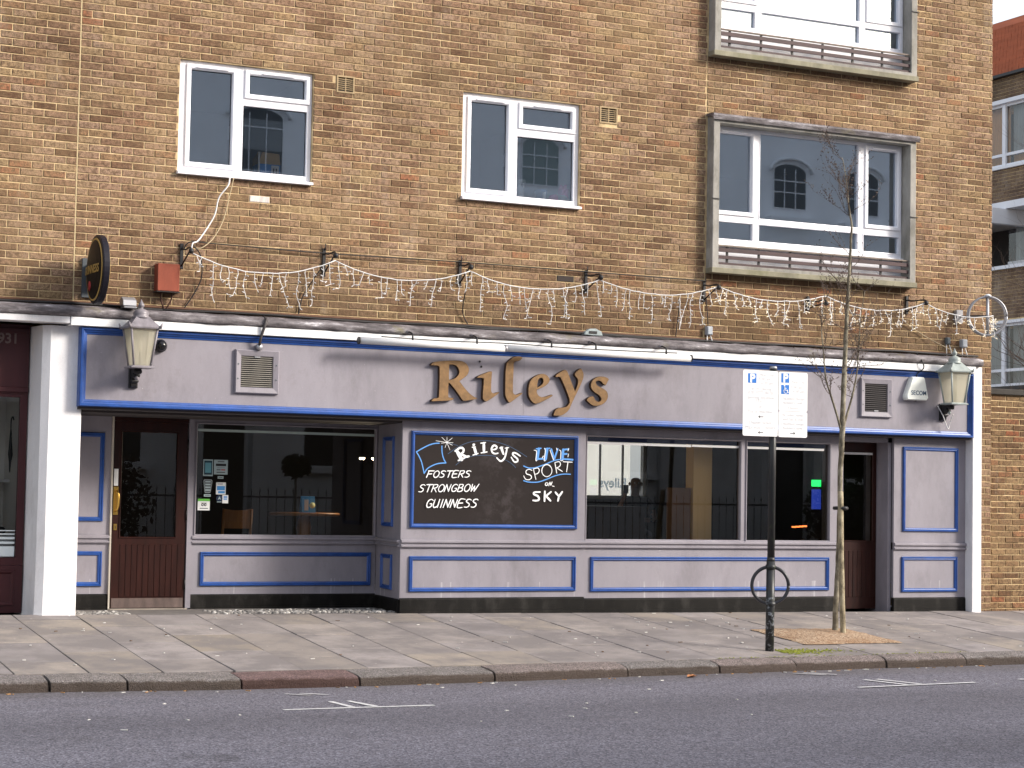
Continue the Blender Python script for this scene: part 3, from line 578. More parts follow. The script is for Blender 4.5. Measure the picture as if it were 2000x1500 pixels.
# parking bay markings (painted lines 4 mm proud of the asphalt)
def mk(pts, w, m=LINE, nm='bay_marking'):
    (x0, y0), (x1, y1) = [(x*1.0109, -19.586+(19.586+y)*1.0109) for x, y in pts]
    d = Vector((x1-x0, y1-y0, 0)); q = Vector((-d.y, d.x, 0)).normalized()*w/2
    b = MB(); n = 6; vs = []
    for i in range(n+1):
        p = Vector((x0, y0, RZ+mk.z))+d*i/n; e = 1+random.uniform(-.12, .12)
        vs += [p+q*e, p-q*e]
    mk.z += .0008
    b.add(vs, [(2*i, 2*i+1, 2*i+3, 2*i+2) for i in range(n)]); b.build(nm, m, road)
mk.z = .004
mk([(5.131, -5.288), (6.363, -5.318)], .055); mk([(5.681, -4.84), (5.70, -5.262)], .05); mk([(5.83, -4.844), (5.89, -5.275)], .05)
mk([(5.53, -4.20), (5.70, -4.36)], .045, LINE2); mk([(5.66, -4.20), (5.85, -4.36)], .045, LINE2)
mk([(10.567, -5.078), (11.949, -4.974)], .055); mk([(11.074, -4.475), (11.17, -4.99)], .05); mk([(11.22, -4.47), (11.33, -4.98)], .05)
mk([(10.79, -3.73), (11.0, -3.98)], .045, LINE2); mk([(10.92, -3.72), (11.12, -3.98)], .045, LINE2); mk([(12.55, -4.88), (13.9, -4.80)], .055)
# tree pit, moss, recess floor
m = MB(); n = 14
for i in range(n+1):
    for j in range(n+1):
        u, v = i/n, j/n; x = PIT[0]-.03+(PIT[1]-PIT[0]+.06)*u; y = PIT[2]-.03+(PIT[3]-PIT[2]+.06)*v
        edge = min(u, 1-u, v, 1-v); x += random.uniform(-.02, .02); y += random.uniform(-.02, .02)
        m.v.append((x, y, pave_z(x, y)+(.006 if edge < .01 else .012+.03*min(edge*3, 1)+random.uniform(-.004, .006))))
for i in range(n):
    for j in range(n): a = i*(n+1)+j; m.f.append([a, a+n+1, a+n+2, a+1]); m.m.append(0); m.sm.append(True)
tag(m.build('sandy_gravel', SOIL), 'sandy orange gravel round the foot of the young tree', 'gravel', kind='stuff')
def clumps(name, mats, spots, label, cat, hmax=.02):
    m = MB()
    for x, y, r in spots:
        m.mi = random.randrange(len(mats)); z = pave_z(x, y); k = 5; a0 = random.random()*6
        vs = [(x+r*math.cos(a0+2*PI*i/k)*random.uniform(.6, 1.2), y+r*math.sin(a0+2*PI*i/k)*random.uniform(.6, 1.2), z+.002) for i in range(k)]+[(x, y, z+random.uniform(.3, 1)*min(hmax, r))]
        m.add(vs, [(i, (i+1) % k, k) for i in range(k)])
    return tag(m.build(name, mats), label, cat, kind='stuff')
sp = []
for _ in range(420):
    x = 11.25+abs(random.gauss(0, .33)); y = -2.83+random.gauss(0, .07)
    sp.append((x, y, random.uniform(.006, .02)))
for _ in range(150):
    x = random.uniform(10.3, 13.4); sp.append((x, lerp_tab(YB, x)+.01+random.gauss(0, .008), random.uniform(.006, .014)))
clumps('moss', [MOSS], sp, 'yellow green moss beside the foot of the sign pole', 'moss')
# the recessed lobby floor and its pebble strips
B(4.83, 8.42, .02, 1.02, -.1, .008, 'recess_floor', worn('dark_stone', (.16, .145, .135), .85, .3, 6, (1, 1, 1)), pave)
PEBM = [worn('pebble', (.24, .225, .21), .8, .4, 30, (1, 1, 1)), mat('dark_pebble', (.10, .095, .09), .8), mat('light_pebble', (.46, .44, .41), .8)]
m = MB()
for (xa, xb) in ((4.86, 5.42), (6.34, 8.28)):
    for _ in range(int((xb-xa)*330)):
        x, y, r = random.uniform(xa, xb), random.uniform(.06, .62), random.uniform(.016, .032)
        m.mi = random.choice((0, 0, 0, 1, 2)); k = 6; a0 = random.random()*6; s = random.uniform(.6, 1)
        ring = lambda q, h: [(x+r*q*math.cos(a0+2*PI*i/k), y+r*q*s*math.sin(a0+2*PI*i/k), .006+h) for i in range(k)]
        m.add(ring(1, 0)+ring(.75, r*.55)+[(x, y, .006+r*.75)], [(i, (i+1) % k, k+(i+1) % k, k+i) for i in range(k)]+[(k+i, k+(i+1) % k, 2*k) for i in range(k)], True)
tag(m.build('pebbles', PEBM), 'grey pebbles set in the floor of the entrance recess', 'pebbles', kind='stuff')

# ------------------------------------------------------------------ the pub building
pub = thing('pub_building', 'brown brick corner pub with a lavender and blue painted shopfront', 'building', (10, 0, 0))
def holes_skin(x0, x1, z0, z1, holes, y, depth, m=None):
    """a flat face looking to -Y with rectangular holes whose reveals run back by depth"""
    m = m or MB()
    X = sorted({x0, x1, *[v for h in holes for v in h[:2] if x0 < v < x1]}); Z = sorted({z0, z1, *[v for h in holes for v in h[2:] if z0 < v < z1]})
    for a, b in zip(X, X[1:]):
        for c, d in zip(Z, Z[1:]):
            if not any(h[0] <= (a+b)/2 <= h[1] and h[2] <= (c+d)/2 <= h[3] for h in holes): m.quad((a, y, c), (b, y, c), (b, y, d), (a, y, d))
    for a, b, c, d in holes:
        q = y+depth
        m.quad((a, y, c), (b, y, c), (b, q, c), (a, q, c)); m.quad((a, y, d), (b, y, d), (b, q, d), (a, q, d))
        m.quad((a, y, c), (a, y, d), (a, q, d), (a, q, c)); m.quad((b, y, c), (b, y, d), (b, q, d), (b, q, c))
    return m
W1, W2 = (5.752, 7.207, 4.488, 5.686), (8.942, 10.402, 4.488, 5.686)
W3, W4 = (12.075, 14.98, 3.895, 5.722), (12.075, 14.985, 6.43, 8.25)
V1, V2 = (7.462, 7.665, 5.516, 5.70), (10.642, 10.872, 5.504, 5.696)
OPEN = [W1, W2, W3, W4, V1, V2]
BX0, BX1, BZ0, BZ1 = 1.5, 16.255, 3.065, 8.6
holes_skin(BX0, BX1-.006, 2.9, BZ1, OPEN, .0065, .25).build('mortar_wall', MORTAR, pub)
BWIN = (13.70, 14.85, 1.25, 2.10)
m = MB(); RB = 6.3
for x in (BX1-.006, BX0): m.quad((x, .3 if x > 5 else .006, -.1), (x, RB, -.1), (x, RB, 2.9), (x, .3 if x > 5 else .006, 2.9)); m.quad((x, .006, 2.9), (x, RB, 2.9), (x, RB, BZ1), (x, .006, BZ1))
holes_skin(BX0, BX1-.006, -.1, BZ1, [BWIN], RB, -.001, m); m.quad((BX0, .006, BZ1), (BX1-.006, .006, BZ1), (BX1-.006, RB, BZ1), (BX0, RB, BZ1))
m.build('rear_walls', MORTAR, pub)

def brick_box(m, x0, x1, z0, z1, y, th=.022, face='y'):
    c = .0045; v = []
    r = lambda s: random.uniform(-s, s)
    for t, i in ((th, 0), (c*.8, 0), (0, c)):
        tz = r(.0012) if i else 0
        v += [(x0+i, y+t, z0+i+tz), (x1-i, y+t, z0+i+tz), (x1-i, y+t, z1-i), (x0+i, y+t, z1-i)]
    if face == 'x': v = [(q[1], -q[0], q[2]) for q in v]      # looks to -X; runs along -Y
    return m.add(v, [(8, 9, 10, 11)]+[(a+i, a+(i+1) % 4, a+4+(i+1) % 4, a+4+i) for a in (0, 4) for i in range(4)])
def cut(iv, spans):
    for a, b in spans:
        out = []
        for p, q in iv:
            if b <= p or a >= q: out.append((p, q))
            else:
                if a > p: out.append((p, a))
                if b < q: out.append((b, q))
        iv = out
    return iv
def lay(x0, x1, z0, z1, openings, bw, bh, joint, phase=0., breaks=()):
    """stretcher bond: every brick as (xa, xb, za, zb)"""
    res = []; row = 0; z = z0
    while z < z1:
        x = x0-bw+(bw/2 if row % 2 else 0)+phase % bw - bw
        sp = [(o[0]-.004, o[1]+.004) for o in openings if min(o[3], z+bh)-max(o[2], z) > bh*.35]+[(k-.007, k+.007) for k in breaks]
        drift = 0
        while x < x1:
            j = random.uniform(-.004, .004)
            for p, q in cut([(max(x+joint/2+drift, x0), min(x+bw-joint/2+j, x1))], sp):
                if q-p > .035: res.append((p, q, z+joint/2+random.uniform(-.001, .001), z+bh-joint/2+random.uniform(-.0012, .0012)))
            drift = j; x += bw
        z += bh; row += 1
    return res
ci = cam.matrix_world.inverted()
def pix(p):
    q = ci @ Vector(p); return 1000+FPX*q.x/-q.z, 750-FPX*q.y/-q.z, -q.z
MJ1, MJ3 = 4.722, 12.058
BR = lay(BX0, BX1, BZ0, BZ1, OPEN, .2252, .075, .0105, .07, (MJ1, MJ3))
def near(lst, s):
    return sorted(lst, key=lambda b: pix(((b[0]+b[1])/2, 0, b[2]))[2])
seen = [b for b in BR if -30 < pix((b[0], 0, b[2]))[0] < 1990 and -20 < pix((b[0], 0, b[2]))[1] < 1500]
ORANGE = [(12.42, 3.78), (12.62, 3.70), (13.72, 3.72), (13.62, 3.63), (14.33, 3.58)]
special = {}
for ox, oz in ORANGE:
    b = min(BR, key=lambda b: abs((b[0]+b[1])/2-ox)+2*abs((b[2]+b[3])/2-oz)); special[b] = ('bright orange replacement brick', BRICK_O)
b = min(BR, key=lambda b: abs((b[0]+b[1])/2-10.27)+2*abs((b[2]+b[3])/2-3.68)); special[b] = ('sooty black brick', BRICK_K)
b = min(BR, key=lambda b: abs((b[0]+b[1])/2-6.66)+2*abs((b[2]+b[3])/2-4.28)); special[b] = ('brick daubed with white paint', BRICK_P)
big = [b for b in near(seen, 0) if b not in special and b[1]-b[0] > .18][:293]
full = [brick_box(MB(), -.1074, .1074, -.0323, .0323, 0).mesh('brick', BRICK, (0, 0, 0)) for _ in range(6)]
for b in big:
    o = link(bpy.data.objects.new('brick', random.choice(full)), pub, ((b[0]+b[1])/2, random.uniform(-.0025, .0015), (b[2]+b[3])/2))
    o.scale = ((b[1]-b[0])/.2148, 1, (b[3]-b[2])/.0646)
for b, (lab, mt) in special.items():
    brick_box(MB(), *b, random.uniform(-.002, 0)).build('brick', mt, pub)['label'] = lab
bs = set(big) | set(special); m = MB()
for b in BR:
    if b not in bs and b[1] > 3.0 and b[2] < 8.3: brick_box(m, *b, random.uniform(-.003, .0015))
m.build('brickwork', BRICK, pub)['kind'] = 'stuff'
# mastic movement joint and the thin crack beside it
MB().box(MJ1-.006, MJ1+.006, .001, .02, 3.07, 8.3).build('mastic_joint', mat('yellow_mastic', (.52, .41, .24), .9), pub)
# air bricks
for i, (a, b, c, d) in enumerate((V1, V2)):
    m = MB(); m.mi = 0; m.ring(a, b, c, d, [(0, -.02), (0, .004), (.017, .004), (.017, -.05)], .0)
    zc = [c+.017+(d-c-.034)*k/7 for k in range(8)]
    for z in zc[1:-1]: m.box(a+.017, b-.017, .0, .012, z-.0035, z+.0035)
    m.box((a+b)/2-.005, (a+b)/2+.005, -.001, .013, c+.017, d-.017)
    m.mi = 1; m.quad((a, .045, c), (b, .045, c), (b, .045, d), (a, .045, d))
    m.build('air_brick', [worn('clay_air_brick', (.42, .31, .18), .9, .3, 12), BLACK], pub)['label'] = ('clay air brick beside the left casement window', 'clay air brick beside the middle casement window')[i]

# ---- plastic casement windows and the rooms behind them
def room(x0, x1, z0, z1, y0, y1, name, wm, parent, floor=None):
    m = MB(); m.quad((x0, y1, z0), (x1, y1, z0), (x1, y1, z1), (x0, y1, z1)); m.quad((x0, y0, z0), (x0, y1, z0), (x0, y1, z1), (x0, y0, z1))
    m.quad((x1, y0, z0), (x1, y1, z0), (x1, y1, z1), (x1, y0, z1)); m.quad((x0, y0, z1), (x1, y0, z1), (x1, y1, z1), (x0, y1, z1))
    m.mi = 1; m.quad((x0, y0, z0), (x1, y0, z0), (x1, y1, z0), (x0, y1, z0))
    return m.build(name, [wm, floor or wm], parent)
def casement(o, panes, lab):
    a, b, c, d = o; y = .05
    m = holes_skin(a+.004, b-.004, c+.05, d-.003, panes, y, .05)
    w = m.build('window', PVC, pub); w['label'] = lab
    for i, p in enumerate(panes):
        ex = .05 if i < 2 else .012
        MB().ring(p[0]-ex, p[1]+ex, p[2]-ex, p[3]+ex, [(0, 0), (.004, .018), (ex-.012, .018), (ex, .006)] if i < 2 else [(0, 0), (.003, .006), (ex, .004)], y).build('sash', PVC, w)
        MB().ring(p[0], p[1], p[2], p[3], [(0, 0), (.006, .002)], y+.031).build('gasket', BLACK, w)
        MB().quad((p[0], y+.036, p[2]), (p[1], y+.036, p[2]), (p[1], y+.036, p[3]), (p[0], y+.036, p[3])).build('pane', GLASSU, w)
        if i < 2:
            xm = (p[0]+p[1])/2; B(xm-.17, xm+.17, y-.036, y-.017, p[3]+.014, p[3]+.03, 'trickle_vent', PVC, w, .003)
    p = panes[0]; B(p[1]-.012, p[1]+.006, y+.05, y+.08, p[2]+.28, p[2]+.42, 'window_handle', PVC, w, .004)
    MB().prism([(-.055, c+.004), (-.055, c+.03), (y+.01, c+.055), (y+.06, c+.055), (y+.06, c)], 'x', a-.012, b-.002).build('sill', PVC, w)
    room(a+.03, b-.03, c+.05, d-.02, .12, 2.6, 'room_lining', ROOMW, w)
    return w
casement(W1, [(5.883, 6.327, 4.637, 5.598), (6.511, 7.128, 5.402, 5.604), (6.450, 7.154, 4.590, 5.276)], 'left white plastic casement window with a cardboard box behind it')
casement(W2, [(9.060, 9.504, 4.632, 5.593), (9.692, 10.302, 5.398, 5.591), (9.630, 10.338, 4.585, 5.260)], 'middle white plastic casement window with cleaning things behind it')

# ---- the two wide windows in projecting concrete surrounds with slatted guard rails
def surround_window(o, zt, panes, zsill, lab, pale_sheet):
    a, b, c, d = o; yF = -.12
    s = MB(); s.ring(a, b, c, d, [(0, 0), (0, .13), (.006, .136), (.086, .136), (.09, .13), (.09, -.2)], .01)
    su = s.build('window_surround', CONC, pub); su['label'] = lab+' surround'
    MB().prism([(yF-.035, d-.055), (yF-.05, d-.01), (yF-.035, d+.016), (.01, d+.03), (.01, d+.001), (yF-.018, d-.02)], 'x', a-.02, b+.025).build('capping', LEAD, su)
    MB().box(a-.012, b+.012, yF-.022, -.002, c-.012, c+.05).build('concrete_sill', CONCM, su, .004)
    for xx, zz in ((a+.04, c+.85), (b-.04, c+.85)): MB().box(xx-.052, xx+.052, yF-.0195, yF+.0, zz-.004, zz+.004).build('surround_joint', BLACK, su)
    y = .05
    w = holes_skin(a+.08, b-.055, zsill, d-.088, panes, y, .05).build('window', PVC, pub); w['label'] = lab
    for i, p in enumerate(panes):
        opening = i in (0, 2); ex = .05 if opening else .012
        MB().ring(p[0]-ex, p[1]+ex, p[2]-ex, p[3]+ex, [(0, 0), (.004, .018), (ex-.012, .018), (ex, .006)] if opening else [(0, 0), (.003, .006), (ex, .004)], y).build('sash', PVC, w)
        MB().quad((p[0], y+.036, p[2]), (p[1], y+.036, p[2]), (p[1], y+.036, p[3]), (p[0], y+.036, p[3])).build('pane', GLASSU, w)
        if opening: xm = (p[0]+p[1])/2; B(xm-.17, xm+.17, y-.036, y-.017, p[3]+.014, p[3]+.03, 'trickle_vent', PVC, w, .003)
    B(a+.082, b-.05, y-.05, y+.02, zsill-.022, zsill+.012, 'sill', PVC, w, .004)
    B(a+.082, b-.06, y+.002, y+.03, c+.05, zsill-.024, 'spandrel_panel', PVC, w)
    room(a+.12, b-.1, zsill-.1, d-.09, .13, 3.2, 'room_lining', ROOMW, w)
    if pale_sheet: MB().box(a+.14, b-.28, .16, .17, zsill, d-.1).build('pale_sheet', NETC, w)  # white sheet added behind the panes to whiten them like mirrored sky
    # guard rail of brown boards on short posts
    r = link(bpy.data.objects.new('guard_rail', None), pub, ((a+b)/2, -.05, c+.06)); r['label'] = 'brown slatted guard rail below the '+lab
    z0 = c+.062
    for k, (p, q) in enumerate(((.012, .060), (.096, .140), (.176, .226))): B(a+.105, b-.078, -.100, -.082, z0+p+.002, z0+q-.003, 'slat', SLAT, r, .002)
    B(a+.11, b-.078, -.096, -.068, z0+.243, z0+.262, 'slat', worn('pale_weathered_rail', (.23, .19, .16), .8, .3, 6), r, .002)
    for k in range(7):
        x = a+.235+.437*k; m = MB(); m.box(x-.012, x+.012, -.081, -.06, z0-.008, z0+.242); m.tube([(x, -.07, z0+.03), (x-.035, -.01, z0-.006)], .007, 5); m.build('post', BLACK, r)
surround_window(W3, 0, [(12.205, 12.712, 4.645, 5.555), (12.829, 14.243, 4.585, 5.595), (14.388, 14.82, 4.638, 5.55), (12.205, 12.734, 4.313, 4.512), (12.823, 14.236, 4.316, 4.512), (14.325, 14.85, 4.307, 4.506)], 4.235, 'wide first floor window', False)
surround_window(W4, 0, [(12.205, 12.712, 7.17, 8.08), (12.829, 14.243, 7.11, 8.1), (14.388, 14.82, 7.165, 8.07), (12.205, 12.734, 6.84, 7.035), (12.823, 14.236, 6.84, 7.045), (14.325, 14.85, 6.835, 7.04)], 6.765, 'wide top window with a white sheet added behind the panes', True)

# ---- lead ledge, white trim, fascia
m = MB(); prof = [(.02, 3.085), (-.05, 3.080), (-.16, 3.062), (-.212, 3.035), (-.224, 3.0), (-.215, 2.968), (-.19, 2.958), (.02, 2.958)]
xs = []; x = 1.5
while x < 15.95: xs.append(x); x += random.uniform(.10, .2)
xs.append(15.95); vs = []
for x in xs: vs += [(x, y+random.uniform(-.009, .009)*(0 < k < 7), z+random.uniform(-.007, .007)*(0 < k < 6)) for k, (y, z) in enumerate(prof)]
n = len(prof); m.add(vs, [(i*n+k, (i+1)*n+k, (i+1)*n+(k+1) % n, i*n+(k+1) % n) for i in range(len(xs)-1) for k in range(n)]+[tuple(range(n)), tuple((len(xs)-1)*n+k for k in range(n))], True)
m.build('lead_ledge', LEAD, pub)
B(4.66, 15.852, -.2, .02, 2.872, 2.955, 'white_trim', WTRIM, pub, .004)
B(1.5, 4.655, -.19, .02, 2.89, 2.955, 'white_trim', WHITE, pub, .004)['label'] = 'dirty white trim over the neighbouring shop'
fa = MB().box(4.80, 15.83, -.12, -.02, 2.10, 2.868).build('fascia_board', LAV, pub)
MPROF = [(0, 0), (0, .034), (.008, .046), (.024, .046), (.032, .03), (.044, .026), (.052, .012), (.068, .008), (.072, 0)]
MB().ring(4.772, 15.853, 2.080, 2.866, [(0, -.1)]+MPROF, -.1205).build('moulding', BLUE, fa)
for x in (9.68, 12.9): MB().box(x-.0015, x+.0015, -.1212, -.11, 2.155, 2.79).build('panel_seam', mat('seam', (.2, .18, .2), .8), fa)
B(4.78, 15.85, -.118, .02, 2.052, 2.095, 'fascia_soffit', SOFF, pub)
B(4.83, 8.45, .021, 1.2, 2.03, 2.12, 'recess_ceiling', SOFF, pub)
# backing wall between shopfront and first floor
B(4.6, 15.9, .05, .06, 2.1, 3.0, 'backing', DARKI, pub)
# ---- white end piers
m = MB(); pl = [(4.50, -.06), (4.818, -.06), (4.83, -.03), (4.83, 1.0), (4.37, 1.0), (4.385, .28), (4.43, -.01)]
vs = []; lv = [(0.0, -.012), (.05, -.006), (.35, 0), (1.2, .0), (2.3, 0.), (2.872, 0)]
for z, e in lv: vs += [(x+(e if x < 4.6 else 0)+random.uniform(-.002, .002), y+(e if y < 0 else 0), z) for x, y in pl]
k = len(pl); m.add(vs, [(i*k+j, i*k+(j+1) % k, (i+1)*k+(j+1) % k, (i+1)*k+j) for i in range(len(lv)-1) for j in range(k)]+[tuple(range(k))[::-1], tuple((len(lv)-1)*k+j for j in range(k))])
m.build('white_pier', WHITE, pub)['label'] = 'left white painted pier'
B(15.857, 16.0, -.135, .35, -.08, 2.957, 'white_pier', WHITE, pub, .006)['label'] = 'narrow right white painted pier'
B(16.003, 16.055, -.05, .3, -.08, 2.93, 'maroon_edge_strip', mat('maroon_paint', (.12, .035, .06), .6), pub)
# short return of brickwork between the pier and the garden wall
m = MB(); m.box(16.06, 16.249, .006, .3, -.1, 3.0); m.build('pier_core', MORTAR, pub)
m = MB()
for b in lay(16.056, 16.252, -.1, 3.02, [], .2252, .075, .0105, .1): brick_box(m, *b, random.uniform(-.003, .001))
m.build('pier_brickwork', BRICK, pub)['kind'] = 'stuff'

# ---- shopfront parts
PR = [(0, 0), (.002, .016), (.008, .024), (.016, .024), (.022, .014), (.030, .018), (.036, .016), (.044, .004), (.046, 0)]
def rail(x0, x1, y): return MB().prism([(y+.02, .702), (y-.022, .702), (y-.03, .712), (y-.03, .722), (y-.012, .73), (y-.012, .748), (y-.034, .756), (y-.034, .776), (y-.016, .788), (y+.02, .788)], 'x', x0, x1)
def base_panel(x0, x1, y, zb, name='stall_riser'):
    p = MB().box(x0, x1, y, y+.04, zb+.155, .703).build(name, LAV, pub)
    MB().prism([(y+.03, zb+.02), (y-.014, zb+.02), (y-.014, zb+.135), (y-.002, zb+.152), (y+.03, zb+.152)], 'x', x0, x1).build('plinth', PLINTH, p)
    MB().prism([(y+.03, zb-.09), (y-.016, zb-.09), (y-.016, zb+.0185), (y+.03, zb+.0185)], 'x', x0, x1).build('plinth_foot', PLINTH, p)
    rail(x0, x1, y).build('dado_rail', LAV, p)
    return p
def blue_ring(p, x0, x1, z0, z1, y): return MB().ring(x0, x1, z0, z1, PR, y-.0005).build('blue_moulding', BLUE, p)
# centre bay: chalkboard wall
p = base_panel(8.305, 10.53, 0, .01); blue_ring(p, 8.405, 10.42, .228, .609, 0)
B(8.305, 10.53, 0, .04, .7885, 2.0515, 'upper_panel', LAV, pub)
MB().box(9.672, 9.6745, -.0008, .01, .18, .70).build('panel_seam', mat('seam2', (.2, .18, .2), .8), p)
# right windows
p = base_panel(10.5335, 13.995, .035, -.01); blue_ring(p, 10.622, 13.85, .216, .606, .035)
w = holes_skin(10.533, 14.0, .7885, 2.0515, [(10.572, 12.605, .80, 1.952), (12.694, 13.86, .80, 1.95)], .05, .06).build('shop_window', LAV, pub); w['label'] = 'wide two pane right shop window'
for a, b in ((10.572, 12.605), (12.694, 13.86)):
    MB().ring(a-.016, b+.016, .784, 1.968, [(0, 0), (.003, .014), (.012, .014), (.02, .0)], .05).build('glazing_bead', LAV, w)
    MB().quad((a, .086, .80), (b, .086, .80), (b, .086, 1.952), (a, .086, 1.952)).build('pane', GLASS, w)
B(10.58, 11.95, .079, .084, 1.868, 1.897, 'frosted_strip', NETC, w); B(11.96, 12.60, .079, .084, 1.872, 1.898, 'frosted_strip', NETC, w); B(12.70, 13.80, .079, .084, 1.870, 1.897, 'frosted_strip', NETC, w)
B(10.58, 12.60, .12, .16, 1.905, 1.96, 'roller_blind', mat('navy_blind', (.03, .04, .14), .7), w); B(12.70, 13.85, .12, .16, 1.905, 1.96, 'roller_blind', mat('navy_blind', (.03, .04, .14), .7), w)
# right door, set back
B(14.0, 14.06, .05, .40, -.03, 2.0515, 'door_post', LAV, pub)
B(14.72, 14.769, .052, .5, -.06, 2.0515, 'door_reveal', LAV, pub)['label'] = 'shaded reveal beside the right door'
B(14.0, 14.77, .052, .5, 1.995, 2.0515, 'door_head', LAV, pub)
def door(x0, x1, y, z0, z1, gl, planks, lab, kick, hinge_right):
    d = holes_skin(x0, x1, z0, z1, [gl], y, .045)
    d.quad((x0, y, z0), (x0, y+.045, z0), (x0, y+.045, z1), (x0, y, z1)); d.quad((x1, y, z0), (x1, y+.045, z0), (x1, y+.045, z1), (x1, y, z1))
    d = d.build('door', WOOD, pub); d['label'] = lab
    MB().quad((gl[0], y+.02, gl[2]), (gl[1], y+.02, gl[2]), (gl[1], y+.02, gl[3]), (gl[0], y+.02, gl[3])).build('pane', GLASS, d)
    MB().ring(gl[0]-.012, gl[1]+.012, gl[2]-.012, gl[3]+.012, [(0, 0), (.002, .008), (.01, .008), (.016, 0)], y).build('glazing_bead', WOOD, d)
    n, pz0, pz1, px0, px1 = planks
    for k in range(n):
        a = px0+(px1-px0)*k/n; b = px0+(px1-px0)*(k+1)/n; B(a+.0025, b-.0025, y-.006, y+.01, pz0, pz1, 'plank', WOOD, d, .003)
    if kick: B(x0+.012, x1-.012, y-.008, y+.01, z0+.005, pz0-.012, 'kick_board', WOODK, d)
    return d
d = door(14.065, 14.715, .28, -.02, 1.99, (14.20, 14.66, .80, 1.88), (8, .12, .68, 14.18, 14.69), 'right brown door half hidden by the young tree', False, True)
B(14.21, 14.65, .27, .275, 1.845, 1.872, 'frosted_strip', NETC, d)
# right bay
p = base_panel(14.7705, 15.855, 0, -.03); blue_ring(p, 14.884, 15.728, .19, .618, 0)
u = B(14.7705, 15.855, 0, .04, .7885, 2.0515, 'upper_panel', LAV, pub); blue_ring(u, 14.897, 15.735, .922, 1.952, 0)
# recess: left panel, door, window, return wall
YR = 1.0
p = base_panel(4.84, 5.415, YR, .02); blue_ring(p, 4.9, 5.345, .252, .618, YR)
u = B(4.84, 5.415, YR, YR+.04, .7885, 2.03, 'upper_panel', LAV, pub); blue_ring(u, 4.9, 5.341, .93, 1.858, YR)
MB().box(5.4165, 5.432, YR-.03, YR+.05, .01, 2.03).build('door_edge_trim', worn('cream_worn_edge', (.55, .50, .42), .7), pub)
d = door(5.442, 6.238, YR-.005, .022, 1.985, (5.527, 6.13, .767, 1.878), (11, .14, .693, 5.53, 6.215), 'left dark red half glazed pub door with brass handle', True, True)
B(5.434, 6.245, YR-.02, YR+.06, 1.9875, 2.028, 'door_head', WOOD, d)
B(5.43, 6.26, YR-.06, YR+.06, .002, .02, 'threshold', worn('worn_step', (.30, .26, .22), .7), d)
m = MB(); m.box(5.447, 5.5, YR-.013, YR-.004, 1.0, 1.295); m.build('handle_plate', BRASS, d, .002)
MB().tube(smooth_pts([(5.474, YR-.012, 1.04), (5.478, YR-.05, 1.05), (5.487, YR-.068, 1.09), (5.49, YR-.072, 1.15), (5.487, YR-.068, 1.21), (5.478, YR-.05, 1.245), (5.474, YR-.012, 1.255)], 4), .011, 8).build('handle', BRASS, d)
m = MB(); m.box(5.459, 5.492, YR-.012, YR-.004, .84, .905); m.mi = 1; m.box(5.472, 5.479, YR-.0135, YR-.012, .855, .885); m.build('lock_plate', [BRASS, BLACK], d)
B(5.449, 5.494, YR-.009, YR-.004, 1.305, 1.482, 'notice_strip', PAPER, d)
for z in (.22, .95, 1.7): MB().tube([(6.243, YR-.012, z), (6.243, YR-.012, z+.11)], .009, 6).build('hinge', BLACK, d)
B(6.25, 6.306, YR-.02, YR+.06, .02, 2.03, 'door_post', LAV, pub)
p = base_panel(6.308, 8.43, YR, .01); blue_ring(p, 6.405, 8.372, .25, .615, YR)
w = holes_skin(6.308, 8.43, .7885, 2.03, [(6.345, 8.405, .80, 1.985)], YR+.0, .06).build('shop_window', LAV, pub); w['label'] = 'recessed left shop window with stickers'
MB().ring(6.33, 8.42, .785, 2.0, [(0, 0), (.003, .012), (.01, .012), (.018, 0)], YR).build('glazing_bead', LAV, w)
MB().quad((6.345, YR+.036, .80), (8.405, YR+.036, .80), (8.405, YR+.036, 1.985), (6.345, YR+.036, 1.985)).build('pane', GLASS, w)
B(6.35, 8.40, YR+.028, YR+.034, 1.905, 1.932, 'frosted_strip', worn('greenish_film', (.50, .60, .56), .6, .05), w)
# return wall of the recess, from the bay corner back to the window
rw = link(bpy.data.objects.new('return_wall', None), pub, (8.36, .5, 1)); rw['label'] = 'shaded return wall of the entrance recess'
a0, a1 = Vector((8.302, .005, 0)), Vector((8.432, .995, 0)); dv = (a1-a0); ang = math.atan2(dv.x, dv.y); Lr = dv.length
def ret(mb, name, mt):                                     # built along +X at y=0 looking to -Y, then turned to look to -X
    R = Matrix.Rotation(-PI/2-ang+PI, 3, 'Z')
    ex = dv.normalized(); ny = Vector((-ex.y, ex.x, 0))    # outward normal points to -X
    mb.v = [tuple(a1-ex*v[0] + ny*(-v[1]) + Vector((0, 0, v[2]))) for v in mb.v]
    return mb.build(name, mt, rw)
ret(MB().box(0, Lr, 0, .04, .15, 2.04), 'panel', LAV)
ret(MB().ring(.27, .70, .235, .615, PR, -.0005), 'blue_moulding', BLUE); ret(MB().ring(.27, .70, .915, 1.895, PR, -.0005), 'blue_moulding', BLUE)
ret(MB().prism([(.02, -.08), (-.015, -.08), (-.015, .14), (-.002, .152), (.02, .152)], 'x', .01, Lr-.002), 'plinth', PLINTH)
ret(MB().prism([(.02, .702), (-.03, .712), (-.012, .73), (-.012, .748), (-.034, .756), (-.034, .776), (.02, .788)], 'x', .01, Lr-.002), 'dado_rail', LAV)
TRANSL = bpy.data.materials.new('translucent_window_letters'); TRANSL.use_nodes = True
_b = TRANSL.node_tree.nodes['Principled BSDF']; _b.inputs['Base Color'].default_value = (.75, .85, .95, 1); _b.inputs['Transmission Weight'].default_value = 0
_tl = TRANSL.node_tree.nodes.new('ShaderNodeBsdfTranslucent'); _tl.inputs[0].default_value = (.85, .92, 1, 1)
TRANSL.node_tree.links.new(_tl.outputs[0], TRANSL.node_tree.nodes['Material Output'].inputs[0])
